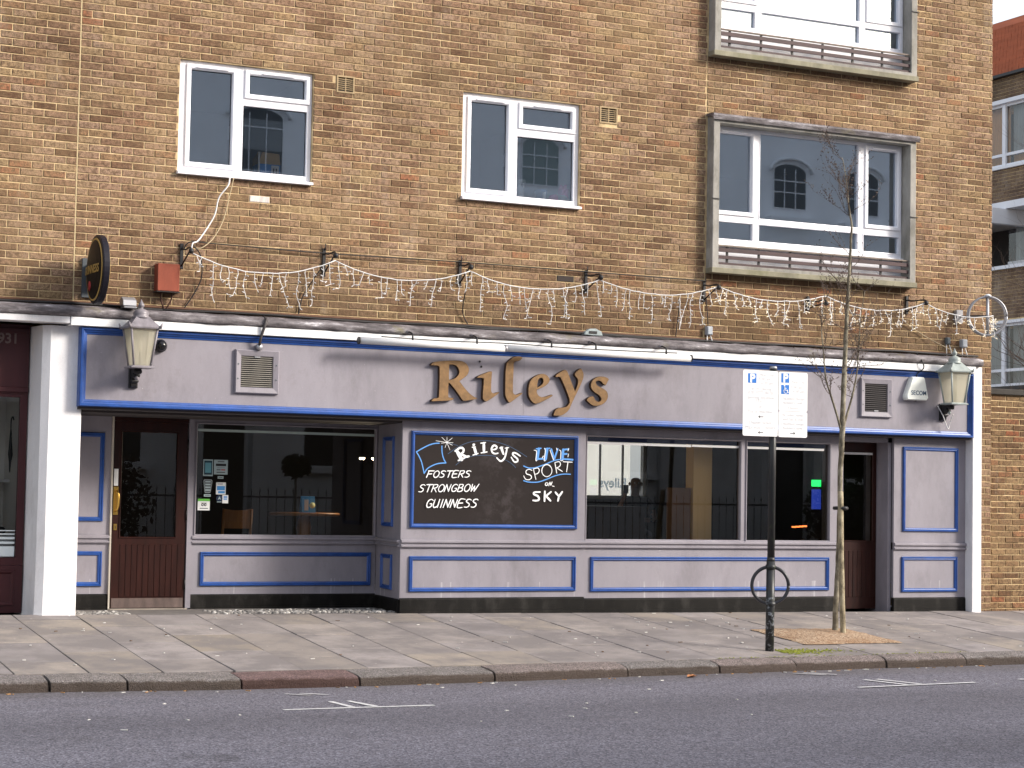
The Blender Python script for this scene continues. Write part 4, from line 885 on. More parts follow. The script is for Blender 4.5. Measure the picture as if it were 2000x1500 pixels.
# ---- bar room behind the glass
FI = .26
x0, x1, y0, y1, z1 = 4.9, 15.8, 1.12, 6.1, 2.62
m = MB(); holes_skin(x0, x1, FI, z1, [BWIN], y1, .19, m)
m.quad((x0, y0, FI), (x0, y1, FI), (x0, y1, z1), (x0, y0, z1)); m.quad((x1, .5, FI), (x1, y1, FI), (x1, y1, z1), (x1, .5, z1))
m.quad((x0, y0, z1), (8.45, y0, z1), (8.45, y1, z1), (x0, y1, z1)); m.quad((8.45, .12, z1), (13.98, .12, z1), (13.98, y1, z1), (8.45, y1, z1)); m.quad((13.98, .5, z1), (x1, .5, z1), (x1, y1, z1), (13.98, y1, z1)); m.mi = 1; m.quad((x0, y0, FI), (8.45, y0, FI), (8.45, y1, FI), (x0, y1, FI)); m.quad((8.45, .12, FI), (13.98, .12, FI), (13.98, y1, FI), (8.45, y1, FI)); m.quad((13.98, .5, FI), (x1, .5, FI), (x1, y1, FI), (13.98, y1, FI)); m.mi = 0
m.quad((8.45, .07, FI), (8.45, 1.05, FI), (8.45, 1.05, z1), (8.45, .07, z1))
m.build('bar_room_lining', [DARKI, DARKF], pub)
bw = MB().ring(BWIN[0], BWIN[1], BWIN[2], BWIN[3], [(0, 0), (0, .03), (.05, .03), (.05, -.03)], y1+.06).build('back_window', PVC2, pub)
for k in (1, 2): B(BWIN[0]+.383*k-.012, BWIN[0]+.383*k+.012, y1+.05, y1+.08, BWIN[2]+.05, BWIN[3]-.05, 'glazing_bar', PVC2, bw)
MB().box(BWIN[0]+.05, BWIN[1]-.05, y1+.085, y1+.09, BWIN[2]+.05, BWIN[3]-.05).build('pane', GLASS, bw)
text('Rileys', .2, TRANSL, bw, onf(14.55, y1+.08, 1.42), sx=-1, offset=.004)
B(12.21, 12.465, .45, .62, FI, 2.0, 'bar_column', PANEL, pub); B(11.95, 12.208, .5, .62, FI, 1.40, 'bar_partition', worn('brown_partition', (.17, .075, .03), .5), pub)
B(15.38, 15.46, .6, .75, FI, 2.4, 'bar_column', PANEL, pub)
for x in (8.724, 8.879): MB().lathe([(.03, 0), (.034, .012), (.03, .02)], (x, 2.2, 1.67), 10).build('spot_lamp', SPOTE, pub)
B(15.66, 15.79, 2.98, 3.02, 1.47, 1.56, 'exit_sign', GREENE, pub); B(15.67, 15.79, 2.98, 3.03, 1.16, 1.43, 'lit_screen', BLUEE, pub)
for k in range(4): B(15.33+.06*k, 15.372+.06*k, 2.96, 3.0, .905+.004*k, .925+.004*k, 'orange_lamp', REDE, pub)
B(10.6, 13.9, 4.5, 5.1, FI, 1.15, 'bar_counter', worn('dark_counter', (.05, .025, .015), .4), pub)

# round table, chair and menu card just inside the left window
t = thing('pub_table', 'round wooden pub table seen through the left shop window', 'table', (8.02, 2.2, FI))
MB().lathe([(.395, 0), (.41, .01), (.41, .026), (.40, .034)], (8.02, 2.2, 1.0), 28).build('table_top', WARMW, t)
MB().lathe([(.05, .04), (.055, .3), (.085, .6), (.06, .74)][::1], (8.02, 2.2, FI), 14).build('stem', WARMW, t)
MB().lathe([(.28, 0), (.28, .025), (.06, .05)], (8.02, 2.2, FI), 20).build('foot', BLACK, t)
t = thing('menu_card', 'blue menu card standing on the round pub table', 'menu card', (8.06, 2.2, 1.035))
m = MB(); m.prism([(2.16, 1.035), (2.166, 1.035), (2.21, 1.225), (2.204, 1.225)], 'x', 7.975, 8.144); m.prism([(2.25, 1.035), (2.256, 1.035), (2.212, 1.225), (2.206, 1.225)], 'x', 7.975, 8.144); m.build('card', mat('menu_blue', (.05, .2, .45), .4), t)
B(8.0, 8.05, 2.15, 2.158, 1.06, 1.185, 'printed_bottle', PAPER, t); MB().lathe([(.035, 0), (.035, .004)], (8.1, 2.155, 1.12), 14, 'y').build('printed_disc', mat('pale_yellow', (.65, .68, .35), .6), t)
t = thing('pub_chair', 'plain wooden chair seen through the left shop window', 'chair', (7.2, 2.35, FI))
for x in (7.03, 7.36):
    MB().tube([(x, 2.2, FI), (x, 2.18, .75), (x+.005, 2.16, 1.065)], .018, 8).build('leg', WARMW, t); MB().tube([(x, 2.6, FI), (x, 2.58, .70)], .018, 8).build('leg', WARMW, t)
B(7.0, 7.39, 2.16, 2.62, .70, .73, 'seat', WARMW, t, .006)
m = MB(); vs = []
for i in range(9):
    u = i/8; x = 7.02+.35*u; y = 2.17-.03*math.sin(PI*u)
    for z, dy in ((.845, 0), (1.07-.02*math.sin(PI*u), -.015)): vs += [(x, y+dy, z), (x, y+dy+.014, z)]
m.add(vs, [(4*i+a, 4*i+b, 4*i+4+b, 4*i+4+a) for i in range(8) for a, b in ((0, 1), (1, 3), (3, 2), (2, 0))]+[(0, 1, 3, 2), (32, 33, 35, 34)]); m.build('backrest', WARMW, t)

# stickers on the left shop window (flat print on the glass)
def sticker(x0, x1, z0, z1, m, label, y=1.03):
    t = thing('window_sticker', label, 'sticker', ((x0+x1)/2, y, z0), 'stickers on the left shop window')
    B(x0, x1, y, y+.003, z0, z1, 'label_sheet', m, t); return t, y-.0012
def ln(t, y, x0, x1, z, h, m): B(x0, x1, y, y+.001, z, z+h, 'printed_line', m, t)
TEALP = mat('pale_teal_paper', (.42, .52, .52), .6); GREYP = mat('grey_print', (.12, .14, .15), .6); GRN = mat('green_print', (.12, .45, .06), .6); REDP = mat('red_print', (.5, .04, .04), .6)
t, y = sticker(6.428, 6.535, 1.426, 1.605, TEALP, 'tall sticker with a picture of a mobile phone'); B(6.437, 6.526, y, y+.001, 1.44, 1.592, 'printed_phone', mat('phone_dark', (.02, .06, .08), .4), t); B(6.448, 6.515, y-.001, y-.0002, 1.462, 1.57, 'printed_screen', mat('phone_screen', (.14, .36, .42), .4), t)
t, y = sticker(6.547, 6.701, 1.446, 1.603, TEALP, 'large pale sticker with a black word and red line')
for z, a, b, h, c in ((1.578, .04, .115, .012, GREYP), (1.536, .02, .135, .026, BLACK), (1.516, .035, .12, .004, GREYP), (1.49, .03, .075, .012, GREYP), (1.49, .08, .125, .012, REDP), (1.463, .03, .125, .012, GREYP)): ln(t, y, 6.547+a, 6.547+b, z, h, c)
t, y = sticker(6.592, 6.656, 1.401, 1.427, TEALP, 'tiny sticker strip under the large pale sticker'); ln(t, y, 6.602, 6.645, 1.41, .008, GREYP)
t, y = sticker(6.443, 6.518, 1.206, 1.232, TEALP, 'tiny sticker strip under the cup shaped sticker'); ln(t, y, 6.452, 6.508, 1.215, .008, GREYP)
t = thing('window_sticker', 'cup shaped grey outline sticker', 'sticker', (6.483, 1.03, 1.245), 'stickers on the left shop window')
cup = [(6.433, 1.375), (6.445, 1.391), (6.522, 1.391), (6.534, 1.375), (6.516, 1.255), (6.508, 1.245), (6.456, 1.245), (6.449, 1.255)]
MB().prism(cup, 'y', 1.03, 1.033).build('label_sheet', mat('cup_grey', (.30, .34, .34), .6), t); MB().prism([(6.483+(a-6.483)*.84, 1.318+(b-1.318)*.9) for a, b in cup], 'y', 1.0288, 1.0299).build('printed_cup', GREYP, t)
for z in (1.36, 1.33, 1.30, 1.27): B(6.455, 6.512, 1.0276, 1.0286, z, z+.012, 'printed_line', TEALP, t)
t, y = sticker(6.577, 6.684, 1.231, 1.361, PAPER, 'white card sticker with two light blue blocks'); B(6.586, 6.675, y, y+.001, 1.276, 1.322, 'printed_block', mat('sky_blue_print', (.06, .28, .62), .5), t); B(6.60, 6.675, y, y+.001, 1.243, 1.268, 'printed_block', mat('sky_blue_print', (.06, .28, .62), .5), t); ln(t, y, 6.59, 6.65, 1.34, .007, GREYP)
t = thing('window_sticker', 'small round navy sticker', 'sticker', (6.616, 1.03, 1.147), 'stickers on the left shop window')
MB().lathe([(.036, 0), (.036, .003)], (6.616, 1.03, 1.188), 18, 'y').build('label_sheet', mat('navy_sticker', (.03, .05, .10), .5), t); MB().prism([(6.598, 1.172), (6.616, 1.212), (6.634, 1.172), (6.616, 1.186)], 'y', 1.0282, 1.0292).build('printed_mark', TEALP, t); B(6.59, 6.642, 1.03, 1.033, 1.147, 1.155, 'printed_line', TEALP, t)
t, y = sticker(6.649, 6.715, 1.137, 1.225, PAPER, 'small white sticker with two dark blue marks'); ln(t, y, 6.662, 6.704, 1.195, .018, BLUEP); ln(t, y, 6.662, 6.704, 1.175, .014, BLUEP)
t, y = sticker(6.377, 6.511, 1.058, 1.182, PAPER, 'square white and green sticker with a round eyed owl'); B(6.377, 6.511, y, y+.001, 1.156, 1.182, 'printed_band', GRN, t)
for x in (6.43, 6.46): MB().lathe([(.014, 0), (.014, .001)], (x, y, 1.118), 12, 'y').build('printed_eye', BLACK, t); MB().lathe([(.007, -.001), (.007, 0)], (x, y-.0004, 1.118), 10, 'y').build('printed_pupil', PAPER, t)
ln(t, y, 6.415, 6.475, 1.133, .006, BLACK); ln(t, y, 6.40, 6.49, 1.075, .009, GREYP)

# things on the inside sills upstairs
t = thing('cardboard_box', 'open cardboard box with blue print behind the left casement', 'box', (6.78, .25, 4.56))
m = MB(); m.box(6.66, 6.90, .13, .32, 4.545, 4.70); m.build('box_body', BLUEP, t)
m = MB(); m.mi = 0; m.prism([(6.66, 4.70), (6.90, 4.70), (6.885, 4.815), (6.70, 4.825)], 'y', .132, .138); m.prism([(.13, 4.70), (.32, 4.70), (.32, 4.77), (.16, 4.82)], 'x', 6.655, 6.661); m.build('box_flap', CARD, t)
B(6.80, 6.885, .126, .129, 4.56, 4.69, 'printed_label', PAPER, t); B(6.652, 6.672, .123, .129, 4.545, 4.82, 'white_edge', PAPER, t)
for x in (6.825, 6.855): B(x-.006, x+.006, .1235, .1255, 4.60, 4.66, 'printed_arrow', BLACK, t)
t = thing('spray_bottle', 'white trigger spray bottle on the sill of the middle window', 'spray bottle', (9.72, .2, 4.545))
MB().lathe([(.05, 0), (.052, .02), (.045, .1), (.02, .15), (.018, .18)], (9.72, .15, 4.58), 14).build('bottle', PAPER, t)
m = MB(); m.box(9.70, 9.785, .135, .165, 4.76, 4.80); m.box(9.76, 9.775, .14, .16, 4.70, 4.762); m.build('trigger_head', PAPER, t, .004)
t = thing('blue_tub', 'shiny blue tub on the sill of the middle window', 'tub', (10.0, .22, 4.545))
MB().lathe([(.06, 0), (.07, .1), (.078, .125), (.07, .13)], (10.0, .17, 4.575), 18).build('tub', mat('shiny_blue', (.04, .16, .36), .15, .4), t); B(9.985, 10.02, .092, .099, 4.60, 4.67, 'label_patch', PAPER, t)
def lump(name, mt, c, r, parent, sd, flat=.7):
    rr = random.Random(sd); bm = bmesh.new(); bmesh.ops.create_icosphere(bm, subdivisions=3, radius=1)
    ks = [Vector((rr.uniform(-4, 4), rr.uniform(-4, 4), rr.uniform(-4, 4))) for _ in range(6)]
    for v in bm.verts: v.co = Vector((v.co.x*r[0], v.co.y*r[1], v.co.z*r[2]))*(1+.13*sum(math.sin(k.dot(v.co.normalized()*2)) for k in ks)/2)
    me = bpy.data.meshes.new(name); bm.to_mesh(me); bm.free(); me.materials.append(mt); return link(bpy.data.objects.new(name, me), parent, c)
t = thing('bundle_of_cloths', 'pink and grey cloths bundled on the sill of the middle window', 'cloths', (10.22, .24, 4.545))
lump('pink_cloth', PINK, (10.30, .20, 4.67), (.06, .06, .12), t, 1); lump('pink_cloth', PINK, (10.16, .155, 4.61), (.07, .045, .05), t, 2); lump('grey_cloth', GREYC, (10.25, .15, 4.615), (.075, .045, .055), t, 3)

# ------------------------------------------------------------------ the pub name in raised letters
t = thing('pub_name_sign', 'raised gold calligraphic letters reading Rileys on the fascia', 'sign', (9.65, -.12, 2.16))
for ch, (out, hole) in LETTERS.items():
    cu = bpy.data.curves.new('c', 'CURVE'); cu.dimensions = '2D'; cu.fill_mode = 'BOTH'; cu.extrude = .022; cu.bevel_depth = .0025; cu.bevel_resolution = 0
    ox, oz = out[0]
    for poly in (out, hole):
        if not poly: continue
        q = []
        for i, p in enumerate(poly):                       # one corner-cutting pass where the turn is gentle
            a, b, c = Vector(poly[i-1]), Vector(p), Vector(poly[(i+1) % len(poly)])
            if (b-a).normalized().dot((c-b).normalized()) > .45: q += [b.lerp(a, .25), b.lerp(c, .25)]
            else: q.append(b)
        sp = cu.splines.new('POLY'); sp.points.add(len(q)-1); sp.use_cyclic_u = True
        for k, v in enumerate(q): sp.points[k].co = (v.x-ox, v.y-oz, 0, 1)
    o = bpy.data.objects.new('c', cu); C.objects.link(o); dg = bpy.context.evaluated_depsgraph_get(); dg.update()
    me = bpy.data.meshes.new_from_object(o.evaluated_get(dg)); bpy.data.objects.remove(o)
    me.materials.clear(); me.materials.append(GOLD); me.materials.append(GOLDS)
    for p in me.polygons: p.material_index = 0 if p.normal.z > .9 else 1
    for v in me.vertices: v.co = Vector((v.co.x, -v.co.z, v.co.y))
    o = link(bpy.data.objects.new('letter', me), t, (ox, -.1465, oz)); o['label'] = 'raised gold letter '+ch
m = MB()
for px, pz in ((9.05+.0, 2.72), (9.07, 2.665)): m.lathe([(.012, 0), (.009, .006)], (px+.09, -.127, pz), 7, 'y')
m.build('fixing_stub', BLACK, t)

# ------------------------------------------------------------------ chalkboard
t = thing('chalkboard_sign', 'black painted chalkboard with beer names and live sport lettering', 'sign', (9.41, -.01, .92))
B(8.44, 10.39, -.004, -.0005, .93, 1.93, 'board', CHALK, t)
MB().ring(8.402, 10.426, .912, 1.952, [(0, 0), (.002, .018), (.008, .028), (.018, .03), (.026, .02), (.036, .016), (.044, .004), (.046, 0)], -.0035).build('blue_frame', BLUE, t)
for k, (cn, w, pts) in enumerate(STROKES):
    P = smooth_pts([(x, 0, z) for x, z in pts], 5) if len(pts) > 2 else [Vector((x, 0, z)) for x, z in pts]
    y = -.0055-.00012*k; n = len(P); m = MB(); vs = []
    if n == 2: P = [P[0].lerp(P[1], i/3) for i in range(4)]; n = 4
    wv = [(random.uniform(.9, 1.1)*(.75+.35*math.sin(PI*(i+.5)/n)) if cn == 'w' else 1) for i in range(n)]
    for i in range(n):
        d = (P[min(i+1, n-1)]-P[max(i-1, 0)]); d = d.normalized() if d.length > 1e-7 else Vector((1, 0, 0)); q = Vector((-d.z, 0, d.x))*w/2*wv[i]
        vs += [(P[i].x+q.x, y, P[i].z+q.z), (P[i].x-q.x, y, P[i].z-q.z)]
    m.add(vs, [(2*i, 2*i+1, 2*i+3, 2*i+2) for i in range(n-1)])
    for i, sg in ((0, -1), (n-1, 1)):                       # rounded stroke ends
        d = (P[1]-P[0]) if i == 0 else (P[-1]-P[-2]); d = d.normalized() if d.length > 1e-7 else Vector((1, 0, 0)); a = math.atan2(d.z, d.x)+(PI if sg < 0 else 0)
        c = P[i]; r = w/2*wv[i]*.98
        m.add([(c.x, y-.00004, c.z)]+[(c.x+r*math.cos(a+(j-3)*PI/6), y-.00004, c.z+r*math.sin(a+(j-3)*PI/6)) for j in range(7)], [(0, j, j+1) for j in range(1, 7)])
    m.build('painted_stroke', {'w': PAINTW, 'b': PAINTB, 'd': PAINTD}[cn], t)

# ------------------------------------------------------------------ fittings on the fascia and the wall
def vent(x0, x1, z0, z1, label, fine, gm):
    t = thing('extractor_vent', label, 'vent', ((x0+x1)/2, -.12, z0)); y = -.1215; b = .066
    MB().ring(x0, x1, z0, z1, [(0, 0), (.002, .03), (.01, .036), (b-.004, .024), (b, .004)], y).build('vent_frame', LAV, t)
    m = MB(); m.quad((x0+b, y-.003, z0+b), (x1-b, y-.003, z0+b), (x1-b, y-.003, z1-b), (x0+b, y-.003, z1-b)); m.build('dark_back', BLACK, t)
    m = MB(); n = fine
    for k in range(n): z = z0+b+(z1-z0-2*b)*(k+.5)/n; h = (z1-z0-2*b)/n*.25; m.prism([(y-.02, z-h), (y-.016, z-h), (y-.006, z+h), (y-.010, z+h)], 'x', x0+b+.001, x1-b-.001)
    m.build('louvre_bank', gm, t)['kind'] = 'stuff'
    for xx in (x0+.03, x1-.03):
        for zz in (z0+.15, z1-.15): MB().lathe([(.008, 0), (.006, .004)], (xx, y-.036, zz), 8, 'y').build('screw', GREYP, t)
    B((x0+x1)/2-.03, (x0+x1)/2+.03, y-.026, y-.021, (z1-b-.012) if fine > 14 else z0+b+.004, (z1-b) if fine > 14 else z0+b+.016, 'maker_plate', GREYM, t)
vent(6.371, 6.843, 2.272, 2.721, 'square grey louvred vent left of the gold letters', 15, worn('tan_louvre', (.20, .185, .16), .6))
vent(14.163, 14.622, 2.288, 2.752, 'square dark vent right of the young tree', 14, mat('dark_louvre', (.035, .03, .03), .6))
t = thing('dome_camera', 'small black dome camera beside the left wall lantern', 'camera', (5.586, -.12, 2.71))
MB().lathe([(.066, 0), (.066, -.03), (.06, -.045)], (5.586, -.1205, 2.715), 20, 'y').build('housing', BLACK, t)
MB().lathe([(.058, -.04), (.054, -.065), (.04, -.09), (.02, -.103), (.004, -.106)], (5.586, -.1205, 2.715), 20, 'y').build('dome', mat('smoked_dome', (.01, .01, .012), .06), t)
t = thing('alarm_box', 'white bell shaped burglar alarm box lettered SECOM', 'alarm', (14.96, -.12, 2.51))
oct_ = [(14.80, 2.535), (14.815, 2.51), (15.11, 2.51), (15.14, 2.545), (15.132, 2.58), (15.085, 2.78), (15.07, 2.795), (14.90, 2.795), (14.886, 2.782), (14.80, 2.57)]
cx_, cz_ = 14.97, 2.65
vs = [(x, -.121, z) for x, z in oct_]+[(x, -.175, z) for x, z in oct_]+[(cx_+(x-cx_)*.9, -.195, cz_+(z-cz_)*.92) for x, z in oct_]; n = len(oct_)
m = MB(); m.add(vs, [tuple(2*n+i for i in range(n))]+[(a*n+i, a*n+(i+1) % n, (a+1)*n+(i+1) % n, (a+1)*n+i) for a in (0, 1) for i in range(n)]); m.build('cover', mat('alarm_white', (.78, .80, .74), .4), t)
text('SECOM', .076, mat('secom_blue', (.02, .06, .12), .5), t, onf(14.868, -.1965, 2.575), offset=.001, sx=.93)
MB().lathe([(.012, 0), (.012, .012)], (14.97, -.15, 2.497), 8).build('lamp_lens', BLACK, t)
MB().tube(smooth_pts([(15.0, -.128, 2.80), (14.99, -.16, 2.84), (15.03, -.225, 2.90), (15.0, -.235, 2.98), (15.02, -.1, 3.09)], 5), .008, 5).build('feed_cable', CABLE, t)

def lantern(x, ang, metal, label, bz, drop):
    y = -.36; t = thing('wall_lantern', label, 'lantern', (x, -.12, 2.28), 'Victorian lanterns at the ends of the fascia'); c = (x, y, 0)
    z0, z1 = 2.49, 2.855; r0, r1 = .086, .133; s = math.sqrt(2)
    def turned(mb): return mb.rot(ang, c)
    turned(MB().lathe([((r0+.035)*s, -.012), ((r0+.035)*s, .0), ((r0+.012)*s, .012)], (x, y, z0-.012), 4, sq=True)).build('tray', metal, t)
    cs = [(-1, -1), (1, -1), (1, 1), (-1, 1)]
    for a, b in cs: turned(MB().tube([(x+a*r0, y+b*r0, z0), (x+a*r1, y+b*r1, z1)], .011, 6)).build('corner_bar', metal, t)
    for i in range(4):
        a, b = cs[i], cs[(i+1) % 4]; k = .965
        turned(MB().quad((x+a[0]*r0*k, y+a[1]*r0*k, z0), (x+b[0]*r0*k, y+b[1]*r0*k, z0), (x+b[0]*r1*k, y+b[1]*r1*k, z1), (x+a[0]*r1*k, y+a[1]*r1*k, z1))).build('pane', LAMPP, t)
    turned(MB().lathe([(.155*s, 0), (.158*s, .014), (.152*s, .022), (.122*s, .055), (.085*s, .095), (.06*s, .125)], (x, y, z1), 4, sq=True)).build('roof', metal, t)
    for a, b in cs: turned(MB().tube([(x+a*.15, y+b*.15, z1+.01), (x+a*.162, y+b*.162, z1+.03), (x+a*.168, y+b*.168, z1+.055)], [.019, .011, .004], 6)).build('corner_finial', metal, t)
    MB().lathe([(.088, .105), (.092, .12), (.072, .132), (.078, .15), (.07, .175), (.045, .195), (.022, .203), (.02, .213), (.03, .225), (.032, .24), (.022, .257), (.01, .275), (.004, .295)], (x, y, z1-.0), 18).build('finial', metal, t)
    MB().lathe([(.018, 0), (.022, .05), (.022, .1), (.012, .13)], (x, y, 2.62), 10).build('light_bulb', mat('pearl_bulb', (.78, .74, .66), .3), t)
    m = MB(); m.tube([(x, y, 2.49), (x, y, 2.62)], .008, 6); m.build('lamp_stem', metal, t)
    # scrolled bracket back to the fascia
    m = MB(); m.box(x-.045, x+.045, -.15, -.121, bz-.01, bz+.2); m.prism([(-.145, bz+.20), (-.40, bz+.2), (-.40, bz+.186), (-.30, bz+.165), (-.24, bz+.14), (-.19, bz+.07), (-.175, bz+.01), (-.145, bz-.01)], 'x', x-.03, x+.03)
    for q, r in (((-.30, bz+.15), .022), ((-.235, bz+.115), .02), ((-.19, bz+.06), .016)): m.lathe([(r*.6, -.042), (r*1.2, -.03), (r*1.2, .03), (r*.6, .042)], (x, q[0], q[1]), 10, 'x')
    m.build('bracket', BLACK, t, .003)
    MB().lathe([(.006, -.02), (.02, -.008), (.02, .008), (.006, .02)], (x, -.27, bz+.085), 10).build('bracket_ball', metal, t)
    if drop: MB().tube(smooth_pts([(x-.09, -.15, 2.46), (x-.04, -.2, 2.33), (x+.03, -.2, 2.18), (x+.06, -.2, 2.24), (x+.07, -.25, 2.36)], 6), .006, 5).build('loose_wire', CABW, t)
lantern(5.315, math.radians(2), SILV, 'silver Victorian lantern at the left end of the fascia', 2.288, False)
lantern(15.39, math.radians(-4), LAMPG, 'greenish Victorian lantern at the right end by the alarm box', 2.285, True)

t = thing('strip_light', 'long tubular sign light over the gold letters', 'light fitting', (9.65, -.34, 2.82))
for a, b in ((7.638, 9.33), (9.345, 11.675)):
    MB().tube([(a, -.345, 2.862+.0), (b, -.345, 2.855)], .036, 14).build('tube_housing', worn('silver_tube', (.74, .73, .72), .35, .2, 5, (.3, 1, 1)), t)
MB().tube([(9.325, -.345, 2.859), (9.35, -.345, 2.859)], .039, 14).build('joint_collar', GREYM, t)
for a in (7.632, 11.665): MB().tube([(a, -.345, 2.859), (a+.016, -.345, 2.859)], .040, 14).build('end_cap', BLACK, t)
for x in (8.25, 9.0, 9.9, 10.45, 11.35): MB().tube([(x, -.18, 2.99), (x, -.26, 2.985), (x, -.345, 2.955), (x, -.345, 2.89)], .010, 6).build('hanger', BLACK, t); MB().lathe([(.03, 0), (.028, .03)], (x, -.215, 2.972), 8).build('clamp', LEAD, t)
MB().tube(smooth_pts([(7.9, -.33, 2.915), (8.6, -.34, 2.905), (9.4, -.34, 2.915), (10.3, -.34, 2.902), (11.5, -.335, 2.912)], 6), .006, 5).build('feed_cable', CABLE, t)

t = thing('junction_box', 'rusty red metal box on the brick wall', 'box', (5.655, 0, 3.27))
MB().box(5.538, 5.766, -.13, -.001, 3.272, 3.55).build('casing', RUST, t, .006); MB().box(5.53, 5.774, -.14, -.001, 3.262, 3.2715).build('base_lip', BLACK, t)
for x in (5.60, 5.71): MB().tube(smooth_pts([(x, -.06, 3.265), (x, -.05, 3.2), (5.655+(x-5.655)*.3, -.03, 3.11), (5.67, -.02, 3.085)], 5), .008, 6).build('conduit', worn('brown_conduit', (.09, .04, .03), .7), t)
t = thing('floodlight', 'small silver floodlight sitting on the lead ledge', 'light', (5.225, -.2, 3.05))
MB().box(5.17, 5.30, -.26, -.12, 3.068, 3.085).build('base_plate', GREYM, t, .003); MB().prism([(-.25, 3.09), (-.13, 3.09), (-.11, 3.15), (-.17, 3.185), (-.24, 3.15)], 'x', 5.16, 5.30).build('lamp_body', GREYM, t, .006); MB().prism([(-.13, 3.09), (-.105, 3.1), (-.095, 3.16), (-.12, 3.15)], 'x', 5.165, 5.295).build('back_fin', BLACK, t)
for (x, z, w, h, lab, y) in ((12.10, 3.215, .075, .10, 'small grey junction box under the wide window', -.06), (15.79, 3.25, .085, .10, 'greenish junction box near the wheel bracket', -.06), (15.55, 3.27, .06, .085, 'dark little box left of the greenish junction box', -.05)):
    t = thing('junction_box', lab, 'box', (x, 0, z-h/2)); B(x-w/2, x+w/2, y, -.001, z-h/2, z+h/2, 'casing', GREYP if 'dark' in lab else GREYB, t, .006); B(x-w/2+.008, x+w/2-.008, y-.006, y-.0005, z-h/2+.008, z+h/2-.008, 'lid', GREYP if 'dark' in lab else GREYB, t, .003)
    for q in (-.02, .02): MB().tube([(x+q, y/2, z-h/2), (x+q*1.6, y/2-.02, z-h/2-.06), (x+q*2, -.06, 3.085)], .007, 5).build('conduit', CABW, t)
t = thing('pivot_arm', 'dark steel arm hanging over the trim above the left vent', 'bracket', (6.62, -.2, 2.75))
MB().tube([(6.68, -.10, 3.07), (6.665, -.24, 3.03), (6.64, -.235, 2.95), (6.62, -.20, 2.85), (6.612, -.18, 2.77)], .016, 6).build('arm', worn('dark_steel', (.07, .06, .06), .6), t); MB().lathe([(.03, -.045), (.036, -.03), (.036, .0), (.02, .01)], (6.618, -.14, 2.752), 12, 'y').build('swivel', GREYM, t)

# projecting oval beer sign
t = thing('oval_beer_sign', 'black and gold oval sign projecting from the brick wall', 'sign', (4.87, -.02, 3.07))
m = MB(); m.box(4.80, 4.99, -.03, -.001, 3.17, 3.56); m.box(4.85, 4.95, -.10, -.03, 3.25, 3.5); m.build('wall_plate', worn('dark_grey_plate', (.07, .08, .09), .6), t)
def oval(prof, c, n=44): # prof (scale, dx)
    vs = [(c[0]+dx, c[1]+.335*s*math.cos(2*PI*k/n), c[2]+.342*s*math.sin(2*PI*k/n)) for s, dx in prof for k in range(n)]; p = len(prof)
    return MB().add(vs, [(i*n+k, i*n+(k+1) % n, (i+1)*n+(k+1) % n, (i+1)*n+k) for i in range(p-1) for k in range(n)]+[tuple(range(n))[::-1], tuple((p-1)*n+k for k in range(n))])
OC = (4.86, -.42, 3.41)
oval([(.93, -.034), (.985, -.032), (1, -.024), (1, .024), (.985, .032), (.93, .034)], OC).build('rim', mat('navy_rim', (.011, .010, .016), .45, spec=.2), t)
for sg, lab in ((-1, 'left face'), (1, 'right face')):
    oval([(.93, .0342*sg), (.8, .05*sg), (.55, .064*sg), (.25, .071*sg), (.03, .073*sg)], OC).build('sign_face', mat('black_sign_face', (.009, .007, .006), .5, spec=.12), t)
    oval([(.905, .0375*sg), (.898, .0425*sg), (.89, .0432*sg), (.882, .0438*sg)], OC).build('gold_line', mat('gold_line', (.36, .23, .06), .5), t)
text('GUINNESS', .112, mat('gold_sign_text', (.30, .19, .05), .5), t, lambda x, y, z: Vector((4.782+.22*(x**2)-z, -.42-x, 3.37+y)), align='CENTER', offset=.003)
MB().lathe([(.05, 0), (.05, .004)], (4.789, -.36, 3.25), 14, 'x').build('red_seal', mat('red_seal', (.30, .02, .02), .5), t)

# brackets and string of icicle lights
BRK = [(5.815, 3.52, 3.78, 5.835, 3.665), (7.358, 3.54, 3.84, 7.39, 3.685), (8.935, 3.542, 3.822, 8.945, 3.68), (10.49, 3.558, 3.813, 10.54, 3.688), (12.042, 3.546, 3.796, 12.08, 3.706), (13.488, 3.53, 3.70, 13.57, 3.69), (14.936, 3.57, 3.791, 15.03, 3.69)]
WHERE = ['beside the rusty box', 'under the left casement window', 'below the middle window', 'below the right part of the middle window', 'at the left foot of the wide window', 'under the middle of the wide window', 'at the right end of the wide window']
for i, (x, za, zb, ex, ez) in enumerate(BRK):
    t = thing('basket_bracket', 'black iron hanging bracket '+WHERE[i], 'bracket', (x, 0, za), 'brackets along the wall carrying the lights')
    m = MB(); m.box(x-.017, x+.017, -.022, -.002, za, zb); m.build('wall_plate', BLACK, t, .002)
    MB().tube(smooth_pts([(x, -.02, zb-.05), (x+.01, -.1, zb-.07), (ex, -.22, zb-.06), (ex+.005, -.27, zb-.085), (ex+.005, -.262, zb-.115)], 4), .009, 6).build('arm', BLACK, t)
    MB().tube([(x, -.02, za+.03), (ex, -.245, zb-.09)], .009, 6).build('stay', BLACK, t)
    MB().lathe([(.024, -.02), (.03, 0), (.024, .02)], (ex+.004, -.262, zb-.10), 10, 'x').build('hook_scroll', BLACK, t)
    if i in (1, 2, 3, 4): MB().tube([(x+.008, -.03, zb-.02), (x+.008, -.03, zb+.045)], .006, 5).build('hook_pin', BLACK, t)
t = thing('icicle_lights', 'white string of icicle lights drooping along the brick wall', 'fairy lights', (10.5, -.2, 3.3))
ends = [(BRK[i][3], -.255, BRK[i][4]-.0) for i in range(7)]+[(15.93, -.42, 3.575), (16.12, -.18, 3.60)]
SAG = [.17, .15, .15, .13, .11, .13, .08, .01]
